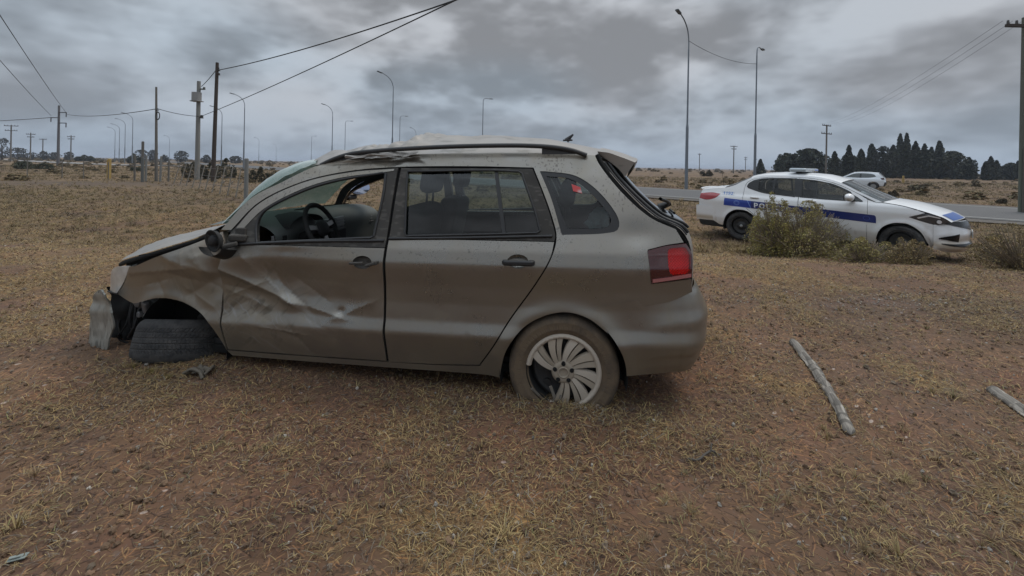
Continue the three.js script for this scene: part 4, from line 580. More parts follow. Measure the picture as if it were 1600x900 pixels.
// ---------------------------------------------------------------- white police saloon on the verge
// axes: x towards its nose (0 at the rear axle), y up, z towards the side we see
const pcProf = soft1([[.15, .74], [.25, .79], [.45, .84], [.60, .846], [.70, .852], [.80, .862], [.84, .860], [.92, .84], [.98, .795], [1.1, .745], [1.3, .655], [1.42, .58], [1.5, .48]], .02);
const pcSide = (x, y) => pcProf(y) * (1 - (x < -.2 ? .14 * ((-.2 - x) / .75) ** 2 : 0) - (x > 2.5 ? .26 * ((x - 2.5) / .85) ** 2 : 0)) + .014 * Math.exp(-(((Math.hypot(x, y - .30) - .36) / .05) ** 2)) + .014 * Math.exp(-(((Math.hypot(x - 2.52, y - .30) - .36) / .05) ** 2));
const dirtMap = dataTex(1024, 384, (u, v, o) => { const x = u * 4.8, y = v * 1.6, d = clamp(sstep(.62, .18, y) * (.55 + .8 * fbm2(x * 4, y * 4, 4)) + .12 * fbm2(x * 2, y * 3, 3) + .05 + .25 * sstep(.3, .6, fbm2(x * 9, y * 5, 3)) * sstep(.9, .4, y)); o[0] = lerp(1, .62, d); o[1] = lerp(1, .53, d); o[2] = lerp(1, .42, d); }, true); dirtMap.repeat.set(1 / 4.8, 1 / 1.6); dirtMap.offset.set(.25, 0);
const whitePaint = phys(.78, .785, .79, .28, 0, { map: dirtMap, clearcoat: .8, clearcoatRoughness: .08 });
const greyGlass = phys(.50, .54, .53, .04, 0, { transmission: 1, thickness: 0 });
const gloss = std(.012, .012, .013, .25), pcTrim = std(.02, .02, .021, .6);
const pc = thing('police_car', 'white police saloon with a blue side stripe parked behind the large bush', 'police car', [5.523, -.2275, -9.481], -THREE.MathUtils.degToRad(46.6));
const Q = (name, geo, m, label) => part(pc, name, geo, m, label);
const both = (name, geo, m, par = pc) => { const a = part(par, name, geo, m), b = part(par, name, flipped(geo), m); return [a, b]; };
both('side_frame', panel([[-.92, .70, 1], [-.905, .86], [-.87, 1.03, 1], [-.60, 1.072], [-.40, 1.095], [-.2, 1.155], [.0, 1.268], [.15, 1.345], [.35, 1.395], [.65, 1.42], [1.0, 1.422], [1.35, 1.388], [1.65, 1.305], [1.95, 1.145], [2.27, .985, 1], [2.19, .978, 1], [1.93, 1.116], [1.63, 1.267], [1.35, 1.346], [1.0, 1.379], [.65, 1.377], [.36, 1.353], [.17, 1.309], [.06, 1.226], [.034, 1.12], [.030, .9], [.042, .80], [.10, .70], [.238, .583], [.328, .42], [.354, .255, 1], [.335, .255, 1], [.26, .54], [.10, .645], [0, .655], [-.12, .64], [-.27, .53], [-.345, .37], [-.36, .28, 1], [-.45, .29, 1], [-.72, .46], [-.90, .64]], [], pcSide, { L: .035 }), whitePaint);
const PC_RWIN = [[.115, 1.135, 1], [.13, 1.20], [.19, 1.265], [.36, 1.318], [.65, 1.340], [.945, 1.342, 1], [.955, 1.0, 1], [.55, 1.03], [.37, 1.055]], PC_FWIN = [[1.065, 1.0, 1], [1.055, 1.336, 1], [1.35, 1.306], [1.61, 1.227], [1.90, 1.065], [2.0, .985, 1], [1.56, .985]];
const pcDoors = [[[[.360, .255, 1], [.335, .42], [.246, .588], [.108, .705], [.050, .805], [.038, .9], [.042, 1.12], [.068, 1.222], [.175, 1.303], [.362, 1.346], [.65, 1.370], [1.0, 1.372, 1], [1.02, 1.0], [1.03, .6], [1.03, .25, 1]], PC_RWIN, .20], [[[1.040, .25, 1], [1.040, .6], [1.030, 1.0], [1.010, 1.372, 1], [1.35, 1.339], [1.625, 1.259], [1.925, 1.108], [2.06, 1.02, 1], [2.07, .8], [2.06, .5], [2.06, .25, 1]], PC_FWIN, 1.18]];
for (const [o, w, hx] of pcDoors) for (const d of both('door', panel(o.map((p) => p), [w.map((p) => [p[0], p[1] - 0, p[2]])], pcSide, { L: .035 }), whitePaint)) {
  const f = (g) => d === d.parent.children.at(-1) ? flipped(g) : g, isFar = d !== d.parent.children[d.parent.children.length - 2], m = (g) => isFar ? flipped(g) : g;
  const grown = outline(w, .05), cx = grown.reduce((s, p) => s + p[0], 0) / grown.length, cy = grown.reduce((s, p) => s + p[1], 0) / grown.length;
  part(d, 'window_frame', m(panel(grown.map(([x, y]) => [x + Math.sign(x - cx) * .018, y + Math.sign(y - cy) * .014]), [grown.map(([x, y]) => [x - Math.sign(x - cx) * .012, y - Math.sign(y - cy) * .006])], pcSide, { off: .003, skirt: .01, L: .05 })), gloss);
  part(d, 'window', m(panel(w, [], pcSide, { off: -.008, skirt: 0, L: .08 })), greyGlass);
  part(d, 'handle', m(merge([box(.17, .028, .03, hx + .06, .93, pcSide(hx, .93) + .018, .012), box(.10, .05, .004, hx + .06, .925, pcSide(hx, .925) + .001, 0, [-.5, 0, 0])])), whitePaint);
}
both('quarter_light', panel([[.075, 1.14, 1], [.09, 1.205], [.16, 1.268], [.30, 1.308, 1], [.30, 1.07, 1]], [], pcSide, { off: .004, skirt: .008, L: .05 }), gloss);
both('window_pillar', panel([[.56, 1.335, 1], [.60, 1.337, 1], [.60, 1.03, 1], [.56, 1.033, 1]], [], pcSide, { off: .002, skirt: .01, L: .08 }), gloss);
both('middle_pillar', panel([[.945, 1.350, 1], [1.06, 1.348, 1], [1.07, .995, 1], [.95, .995, 1]], [], pcSide, { off: .005, skirt: .01, L: .06 }), gloss);
both('front_wing', panel([[2.066, .25, 1], [2.064, .5], [2.075, .8], [2.066, 1.012, 1], [2.19, .972], [2.27, .972], [2.55, .932], [2.80, .850, 1], [2.60, .765, 1], [2.76, .705], [2.93, .655, 1], [2.93, .50], [2.88, .27, 1], [2.83, .36], [2.75, .53], [2.60, .645], [2.52, .655], [2.40, .64], [2.27, .55], [2.20, .40], [2.185, .24, 1]], [], pcSide, { L: .035, skirt: .04 }), whitePaint);
for (const l of both('headlight', panel([[2.60, .762, 1], [2.82, .842, 1], [3.0, .795], [3.10, .72, 1], [2.95, .662, 1], [2.76, .702]], [], (x, y) => pcSide(x, y) - .002, { skirt: .03 }), phys(.045, .046, .05, .1, 0, { clearcoat: 1 }))) { const far = l === pc.children.at(-1); const g = ([cyl(.03, .03, [2.955, .715, pcSide(2.95, .71) - .02], [2.965, .715, pcSide(2.95, .71) + .006], 16), panel([[2.70, .765, 1], [2.84, .815, 1], [2.98, .785, 1], [2.97, .770, 1], [2.84, .795, 1], [2.72, .75, 1]], [], pcSide, { off: .003, skirt: .004 })]); g.forEach((q, i) => part(l, i ? 'light_strip' : 'reflector', far ? flipped(q) : q, phys(.75, .77, .8, .15, .4))); }
both('tail_light', panel([[-.905, .84, 1], [-.885, .955, 1], [-.62, .985], [-.43, .965, 1], [-.52, .875], [-.73, .815]], [], pcSide, { off: .004, skirt: .02 }), phys(.32, .012, .018, .15, 0, { clearcoat: 1 }));
both('sill', panel([[.35, .25, 1], [2.19, .245, 1], [2.18, .16, 1], [.36, .17, 1]], [], (x, y) => pcSide(x, y) - .03, { L: .08 }), pcTrim);
// blue stripe with the crest and lettering, number behind it
{
  const cv = document.createElement('canvas'); cv.width = 2048; cv.height = 140; const g = cv.getContext('2d'), X = (x) => (x + .36) / 2.55 * 2048;
  g.fillStyle = '#1d2f6e'; g.fillRect(0, 0, 2048, 140); g.fillStyle = '#24429a'; g.fillRect(0, 0, X(.20), 140);
  g.strokeStyle = '#6d86c4'; g.lineWidth = 7; g.beginPath(); g.arc(X(-.08), 68, 42, 0, 6.3); g.stroke(); g.lineWidth = 4; g.beginPath(); g.arc(X(-.08), 68, 26, 0, 6.3); g.stroke(); g.beginPath(); for (let i = 0; i < 12; i++) { const a = i * .5236; g.moveTo(X(-.08) + 30 * Math.cos(a), 68 + 30 * Math.sin(a)); g.lineTo(X(-.08) + 40 * Math.cos(a), 68 + 40 * Math.sin(a)); } g.stroke();
  g.strokeStyle = '#7fa0dc'; g.lineWidth = 8; g.beginPath(); g.moveTo(X(.13), 0); g.lineTo(X(.20), 140); g.stroke();
  g.fillStyle = '#e6e9ee'; g.font = 'bold 128px sans-serif'; g.textBaseline = 'middle'; let x = X(.245); for (const c of 'POLICIA') { g.fillText(c, x, 73); x += g.measureText(c).width + 6; }
  g.strokeStyle = '#4f6bb4'; g.lineWidth = 4; g.beginPath(); g.arc(X(2.06), 68, 36, 0, 6.3); g.stroke();
  const t = new THREE.CanvasTexture(cv); t.colorSpace = THREE.SRGBColorSpace;
  const yTop = (x) => lerp(.885, .752, (x + .34) / 2.51), yBot = (x) => lerp(.728, .612, (x + .34) / 2.51);
  both('stripe', panel([[-.33, .884, 1], [1, .814], [2.165, .753, 1], [2.185, .73], [2.19, .613, 1], [1, .668], [-.345, .729, 1]], [], pcSide, { off: .0035, skirt: 0, L: .03, uvf: (x, y) => [(x + .36) / 2.55, (y - yBot(x)) / (yTop(x) - yBot(x))] }), new THREE.MeshPhysicalMaterial({ map: t, roughness: .3, clearcoat: .5 }));
  const c2 = document.createElement('canvas'); c2.width = 256; c2.height = 96; const h = c2.getContext('2d'); h.fillStyle = '#d6d8da'; h.fillRect(0, 0, 256, 96); h.fillStyle = '#3d6db8'; h.font = 'bold 92px sans-serif'; h.textBaseline = 'middle'; h.textAlign = 'center'; h.fillText('1192', 128, 52);
  const t2 = new THREE.CanvasTexture(c2); t2.colorSpace = THREE.SRGBColorSpace;
  Q('number', panel([[-.41, 1.035, 1], [-.14, 1.030, 1], [-.14, .945, 1], [-.41, .950, 1]], [], pcSide, { off: .003, skirt: 0, uvf: (x, y) => [(x + .41) / .27, (y - .946) / .088] }), new THREE.MeshPhysicalMaterial({ map: t2, roughness: .3, clearcoat: .5 }));
}
// roof, glass, bonnet, boot, bumpers
const pcRoofEdge = (x) => curve1([[.12, 1.33], [.15, 1.345], [.35, 1.395], [.65, 1.42], [1.0, 1.422], [1.35, 1.388], [1.67, 1.297]])(x);
Q('roof', sheet((u, v) => { const x = lerp(.13, 1.67, u), s = 1 - 2 * v, b = 1 - s * s, y = pcRoofEdge(x); return [x + b * lerp(-.05, .09, u), y + .06 * Math.pow(b, .7), (pcSide(x, y) - .002) * s]; }, 30, 20, (p) => [p[0], 1.2 + .15 * p[2]]), whitePaint);
const patch = (edge, bow, rise, inset = 0, n = 20) => sheet((u, v) => { const a = edge(u), s = 1 - 2 * v, b = 1 - s * s; return [a[0] + bow(u) * b, a[1] + rise(u) * Math.pow(b, .75), (pcSide(a[0], a[1]) - inset) * s]; }, n, 20, (p) => [p[0], 1.2 + .15 * p[2]]);
Q('windscreen', patch(path3([[1.68, 1.292, 0], [1.96, 1.138, 0], [2.26, .992, 0]]), (u) => lerp(.10, .16, u), (u) => lerp(.055, .03, u), .004), greyGlass);
Q('wiper', tube([[2.28, 1.03, .5], [2.33, 1.035, .1], [2.2, 1.06, -.1]], .012, 6), gloss);
Q('bonnet', patch(path3([[2.27, .986, 0], [2.55, .943, 0], [2.82, .862, 0], [2.98, .800, 0], [3.10, .722, 0]]), (u) => .16 - .0 * u, () => .045, .003), whitePaint);
Q('bonnet_stripe', sheet((u, v) => { const e = path3([[2.84, .856, 0], [2.98, .800, 0], [3.10, .722, 0]]), a = e(lerp(.42, .96, u)), s = lerp(.90, .25, v), b = 1 - s * s; return [a[0] + .16 * b + .004, a[1] + .045 * Math.pow(b, .75) + .005, (pcSide(a[0], a[1]) - .003) * s]; }, 12, 10, (p, u, v) => [u, v]), std(.05, .11, .33, .35));
Q('rear_window', patch(path3([[.13, 1.338, 0], [-.12, 1.205, 0], [-.36, 1.10, 0]]), () => -.07, () => .05, .004), gloss);
Q('boot_lid', patch(path3([[-.36, 1.10, 0], [-.60, 1.074, 0], [-.87, 1.032, 0]]), (u) => lerp(-.07, -.10, u), (u) => lerp(.05, .035, u), .002), whitePaint);
Q('boot_spoiler', sheet((u, v) => { const s = 1 - 2 * u, b = 1 - s * s, a = v * 3.3; return [-.895 - .09 * b - .03 * Math.cos(a), 1.045 + .03 * Math.pow(b, .7) + .018 * Math.sin(a), .70 * s]; }, 20, 8), whitePaint);
Q('boot_face', sheet((u, v) => { const s = 1 - 2 * u, b = 1 - s * s, y = lerp(1.03, .55, v); return [-.88 - .09 * b - .035 * sstep(0, .5, v), y, (pcSide(-.88, y) - .01) * s]; }, 20, 10), whitePaint);
Q('rear_bumper', sheet((u, v) => { const s = 1 - 2 * u, q = Math.abs(s), y = lerp(.36, .68, v), zz = pcSide(-.62, y) * Math.sign(s) * Math.min(1, q * 1.25) ** .8; return [q > .8 ? lerp(-.92, -.52, (q - .8) / .2) - .03 : -.95 - .06 * (1 - (q / .8) ** 2), y, zz + Math.sign(s) * .006]; }, 40, 8), whitePaint);
Q('rear_diffuser', sheet((u, v) => { const s = 1 - 2 * u, q = Math.abs(s), y = lerp(.25, .40, v) + (q > .8 ? -.02 : 0), zz = pcSide(-.62, y) * Math.sign(s) * Math.min(1, q * 1.25) ** .8; return [(q > .8 ? lerp(-.90, -.40, (q - .8) / .2) : -.93 - .05 * (1 - (q / .8) ** 2)) + .06 * (1 - v), y + (q > .8 ? .10 * (1 - (q - .8) / .2) * v : .10 * v), zz + Math.sign(s) * .012]; }, 40, 6), pcTrim);
const fbPlan = path3([[2.90, 0, .805], [3.02, 0, .755], [3.14, 0, .66], [3.23, 0, .52], [3.29, 0, .33], [3.32, 0, .12], [3.32, 0, -.12], [3.29, 0, -.33], [3.23, 0, -.52], [3.14, 0, -.66], [3.02, 0, -.755], [2.90, 0, -.805]]);
const fbOff = soft1([[0, -.04], [.10, .015], [.22, .02], [.35, -.008], [.55, .012], [.66, .0], [.85, -.02], [1, -.055]], .04);
const fb = (u, v, o = 0) => { const p = fbPlan(u), q = fbPlan(Math.min(1, u + .004)), r = fbPlan(Math.max(0, u - .004)), nx = -(q[2] - r[2]), nz = q[0] - r[0], l = Math.hypot(nx, nz), e = Math.min(u, 1 - u) * 2, k = (fbOff(v) * sstep(0, .2, e) + o) / l; return [p[0] + nx * k, lerp(lerp(.265, .225, sstep(0, .3, e)), lerp(.665, .735, sstep(0, .25, e)), v), p[2] + nz * k]; };
const bmp = Q('front_bumper', sheet((u, v) => fb(u, v), 80, 40), whitePaint);
const onB = (u0, u1, f0, f1, o) => sheet((u, v) => { const a = lerp(u0, u1, u); return fb(a, lerp(f0(u), f1(u), v), o); }, 24, 6);
for (const m of [0, 1]) {
  const w = (u) => m ? 1 - u : u;
  part(bmp, 'fog_recess', onB(w(.045), w(.22), (u) => lerp(.42, .34, u), (u) => lerp(.46, .60, u), .008), gloss);
  part(bmp, 'lower_intake', onB(w(.065), w(.5), (u) => lerp(.24, .10, u), (u) => lerp(.27, .30, u), .008), gloss);
  part(bmp, 'grille', onB(w(.10), w(.5), (u) => lerp(.90, .66, u), (u) => .985, .009), gloss);
}
Q('number_plate', box(.012, .11, .40, 3.345, .50, 0, .004), std(.5, .5, .5, .5));
for (const m of both('door_mirror', (() => { const g = new THREE.SphereGeometry(1, 20, 14); g.scale(.075, .072, .11); return g.translate(1.83, 1.045, .955); })(), whitePaint)) { const g = ([box(.07, .05, .12, 1.86, .995, .83, .02), (() => { const c = new THREE.CircleGeometry(1, 20); c.scale(.085, .06, 1); c.rotateY(-1.57); return c.translate(1.752, 1.045, .955); })()]); g.forEach((q, i) => part(m, i ? 'mirror_glass' : 'mirror_foot', m === pc.children.at(-1) ? flipped(q) : q, gloss)); }
const lb = Q('light_bar', box(.30, .075, 1.12, .95, 1.525, 0, .035), phys(.42, .48, .52, .15, 0, { clearcoat: 1 }), 'pale light bar across the roof');
part(lb, 'lens', box(.304, .045, .34, .95, 1.527, -.36, .02), phys(.15, .25, .60, .1, 0)); part(lb, 'bar_foot', box(.10, .04, .90, .95, 1.480, 0, .01), pcTrim);
Q('aerial', cyl(.006, .003, [-.55, 1.09, .25], [-.60, 1.42, .25], 6), pcTrim);
Q('underbody', merge([box(3.0, .12, 1.4, 1.2, .26, 0), box(.62, .30, 1.05, 2.52, .42, 0), box(.7, .3, 1.05, -.05, .42, 0), box(.25, .3, .8, 2.95, .42, 0)]), voidBlack);
both('arch_liner', sheet((u, v) => { const a = lerp(-.3, 3.44, u); return [.36 * Math.cos(a), .30 + .36 * Math.sin(a), lerp(.4, .83, v)]; }, 24, 2), voidBlack); both('arch_liner', sheet((u, v) => { const a = lerp(-.3, 3.44, u); return [2.52 + .36 * Math.cos(a), .30 + .36 * Math.sin(a), lerp(.4, .82, v)]; }, 24, 2), voidBlack);
for (const [x, z] of [[0, .73], [2.52, .73], [0, -.73], [2.52, -.73]]) { const w = new THREE.Group(); w.name = 'wheel'; w.position.set(x, .302, z); w.rotation.y = z < 0 ? Math.PI : x > 1 ? -.12 : 0; pc.add(w); part(w, 'tyre', tyreGeo, blackTyre); part(w, 'steel_rim', spinX([[0, .06], [.05, .06], [.07, .04], [.11, .03], [.15, .055], [.172, .04], [.178, -.02], [.19, .075], [.204, .088], [.196, .094]], 36), std(.02, .02, .02, .5)); part(w, 'hub_cap', spinX([[0, .075], [.028, .072], [.032, .06]], 20), silverish); }
for (const [x, z] of [[1.05, .36], [1.05, -.36]]) { const s = Q('front_seat', box(.14, .62, .48, x, .82, z, .05, [0, 0, .2]), seatCloth); part(s, 'headrest', box(.09, .17, .26, x - .10, 1.20, z, .04, [0, 0, .15]), seatCloth); }
{ const s = Q('rear_seat', box(.16, .56, 1.25, .12, .78, 0, .05, [0, 0, .25]), seatCloth); for (const z of [-.38, .38]) part(s, 'headrest', box(.08, .14, .24, .02, 1.12, z, .04), seatCloth); }
Q('dashboard', merge([box(.55, .25, 1.3, 2.1, .85, 0, .06), box(2.0, .05, 1.3, 1.1, .40, 0)]), innerBlack);

// ---------------------------------------------------------------- white hatchback farther off
{
  const h = thing('hatchback', 'white hatchback far off beyond the road seen above the police car', 'car', [32.4, -.30, -37.2], Math.PI - .78);
  // axes: x towards its nose, y up, z towards us is -z here; both sides are built
  const pf = soft1([[.2, .76], [.5, .84], [.8, .86], [.95, .83], [1.0, .79], [1.3, .68], [1.5, .56]], .02), zf = (x, y) => pf(y) * (1 - (x < -.2 ? .12 * ((-.2 - x) / .6) ** 2 : 0) - (x > 2.7 ? .25 * ((x - 2.7) / .7) ** 2 : 0));
  const bt = (n, g, m, par = h) => [part(par, n, g, m), part(par, n, flipped(g), m)], wp = phys(.72, .76, .80, .3, 0, { clearcoat: .7 });
  const WN = [[-.18, 1.15, 1], [-.05, 1.33], [.4, 1.42], [1.0, 1.43], [1.35, 1.38], [1.95, 1.06, 1], [1.0, 1.02], [.2, 1.06]];
  bt('body_side', panel([[-.66, .35, 1], [-.74, .75], [-.70, 1.05], [-.52, 1.25], [-.32, 1.46, 1], [.2, 1.51], [.9, 1.52], [1.35, 1.47], [2.15, 1.03, 1], [2.7, .96], [3.1, .82], [3.22, .6], [3.2, .32, 1], [2.96, .3, 1], [2.85, .55], [2.59, .68], [2.33, .55], [2.23, .28, 1], [.38, .28, 1], [.27, .55], [0, .68], [-.27, .55], [-.37, .33, 1]], [WN], zf, { L: .07, skirt: .04 }), wp);
  bt('side_window', panel(WN, [], zf, { off: -.01, skirt: 0, L: .1 }), phys(.09, .10, .10, .08, 0)); bt('window_pillar', panel([[.82, 1.43, 1], [.93, 1.43, 1], [.95, 1.02, 1], [.84, 1.02, 1]], [], zf, { off: .002, skirt: .01, L: .2 }), gloss);
  bt('sill', panel([[.36, .36, 1], [2.25, .36, 1], [2.24, .22, 1], [.38, .22, 1]], [], zf, { off: .006, L: .2 }), pcTrim);
  const s = (f, n = 16) => sheet((u, v) => { const [x, y, b, r] = f(u), k = 1 - 2 * v, q = 1 - k * k; return [x + b * q, y + r * q, (zf(x, y) - .003) * k]; }, n, 14);
  const ln = (a, b, c, d) => (u) => [lerp(a[0], b[0], u), lerp(a[1], b[1], u), c, d];
  part(h, 'roof', s((u) => [lerp(-.32, 1.35, u), curve1([[-.32, 1.46], [.2, 1.51], [.9, 1.52], [1.35, 1.47]])(lerp(-.32, 1.35, u)), lerp(-.06, .08, u), .05]), wp); part(h, 'windscreen', s(ln([1.35, 1.47], [2.15, 1.03], .1, .04)), phys(.10, .12, .13, .05, 0)); part(h, 'bonnet', s((u) => [lerp(2.15, 3.1, u), lerp(1.03, .82, u ** 1.5), .12, .04]), wp); part(h, 'front', s(ln([3.1, .82], [3.2, .3], .16, 0)), wp);
  part(h, 'rear_window', s(ln([-.32, 1.46], [-.66, 1.08], -.08, .02)), phys(.05, .055, .06, .08, 0)); part(h, 'tailgate', s((u) => [lerp(-.66, -.72, u), lerp(1.08, .66, u), -.09, 0]), wp); part(h, 'rear_bumper', s((u) => [lerp(-.74, -.64, u), lerp(.68, .32, u), -.10, 0]), pcTrim);
  bt('tail_light', panel([[-.73, .92, 1], [-.70, 1.07, 1], [-.45, 1.05, 1], [-.55, .9, 1]], [], zf, { off: .008, skirt: .02, L: .1 }), phys(.05, .015, .02, .2, 0));
  bt('arch_trim', merge([sheet((u, v) => { const a = u * Math.PI; return [(.36 + .05 * v) * Math.cos(a), .32 + (.36 + .05 * v) * Math.sin(a), zf(0, .6) + .012 - .01 * v]; }, 20, 2), sheet((u, v) => { const a = u * Math.PI; return [2.59 + (.36 + .05 * v) * Math.cos(a), .32 + (.36 + .05 * v) * Math.sin(a), zf(2.6, .6) + .012 - .01 * v]; }, 20, 2)]), pcTrim);
  part(h, 'underbody', merge([box(3.4, .3, 1.35, 1.25, .42, 0), box(2.2, .1, 1.3, 1.0, .9, 0)]), voidBlack);
  for (const [x, z] of [[0, .73], [2.59, .73], [0, -.73], [2.59, -.73]]) { const w = new THREE.Group(); w.name = 'wheel'; w.position.set(x, .32, z); w.rotation.y = z < 0 ? Math.PI : 0; h.add(w); part(w, 'tyre', tyreGeo, blackTyre); part(w, 'rim', spinX([[0, .09], [.17, .06], [.19, .09], [.2, .07]], 20), silverish); }
}

// ---------------------------------------------------------------- lamps, poles, wires
const galv = std(.19, .215, .245, .55, .35), woodDark = std(.055, .042, .034, .9), concrete = std(.21, .21, .20, .9), woodGrey = std(.15, .14, .125, .95), insul = std(.05, .045, .04, .4);
const gh = (x, z) => height(x, z);
function streetLamp(x, z, H, sweep, turn, label, group) {
  const t = thing('street_lamp', label, 'street lamp', [x, -.27, z], turn, group), thin = z < -60 ? .062 : .055;
  const top = H - (sweep ? 2.3 : .9);
  part(t, 'pole', merge([cyl(.125, .105, [0, -.2, 0], [0, H * .36, 0], 10), cyl(.105, thin + .012, [0, H * .36, 0], [0, H * .385, 0], 10), cyl(thin + .012, thin, [0, H * .385, 0], [0, top, 0], 10)]), galv);
  part(t, 'arm', tube(sweep ? [[0, top - .05, 0], [.02, top + .7, 0], [.28, top + 1.42, 0], [.85, top + 1.95, 0], [1.6, H - .02, 0]] : [[0, top - .05, 0], [.04, top + .4, 0], [.22, top + .74, 0], [.6, H - .04, 0], [1.5, H, 0]], thin * .85, 8, false, 24), galv);
  const hx = sweep ? 1.95 : 1.85; part(t, 'lamp_head', merge([box(.62, .13, .26, hx, H + .02, 0, .05, [0, 0, sweep ? .22 : .03]), box(.10, .16, .14, hx - .34, H - .03, 0, .03)]), std(.10, .11, .12, .5)); 
  return t;
}
const AW = -2.356, BW = .785;
streetLamp(13.3, -31.7, 12.95, true, AW, 'tall grey street lamp nearest the police car, its arm sweeping left', 'street lamps along the road');
streetLamp(22.3, -38.2, 12.95, false, BW, 'grey street lamp right of the nearest one, its short arm turned right', 'street lamps along the road');
streetLamp(-15.5, -53.7, 12.95, true, AW, 'street lamp with a left arm rising behind the crushed front of the car roof', 'street lamps along the road');
streetLamp(-5.1, -70.8, 12.95, false, BW, 'street lamp with a right arm rising behind the middle of the car roof', 'street lamps along the road');
streetLamp(-36.3, -83.8, 12.95, true, AW, 'street lamp with a left arm just left of the crashed car roof', 'street lamps along the road');
streetLamp(-45.9, -114.1, 12.95, false, BW, 'small far lamp with a right arm close beside the lamp left of the roof', 'street lamps along the road');
streetLamp(-27, -99.6, 12.95, false, BW, 'far lamp with a right arm just right of the lamp behind the roof front', 'street lamps along the road');
streetLamp(-31.3, -134.8, 12.95, true, AW, 'lamp head barely showing over the crushed roof', 'street lamps along the road');
streetLamp(-89.2, -184.8, 12.95, false, BW, 'faint far lamp standing alone between the fence corner and the windscreen', 'street lamps along the road');
streetLamp(-46.9, -72.7, 12.95, true, AW, 'street lamp with a left arm behind the steel fence corner post', 'street lamps along the road');
streetLamp(-62.9, -90, 12.95, true, AW, 'street lamp right beside the dark wooden pole', 'street lamps along the road');
streetLamp(-96.8, -106, 12.95, true, AW, 'tallest and rightmost lamp of the four in the far left row', 'street lamps along the road');
streetLamp(-113.6, -122, 12.95, true, AW, 'second tallest lamp of the four in the far left row', 'street lamps along the road');
streetLamp(-133.1, -140.9, 12.95, true, AW, 'third lamp of the four in the far left row', 'street lamps along the road');
streetLamp(-149, -156, 12.95, true, AW, 'shortest and leftmost lamp of the four in the far left row', 'street lamps along the road');
streetLamp(-126.6, -207.9, 12.95, true, AW, 'very faint lamp right of the steel fence corner post', 'street lamps along the road');
streetLamp(-160.5, -283, 12.95, true, AW, 'faintest lamp low on the horizon before the windscreen', 'street lamps along the road');
streetLamp(-169.2, -205.3, 12.95, true, AW, 'very faint lamp between the thin pole and the concrete pole', 'street lamps along the road');

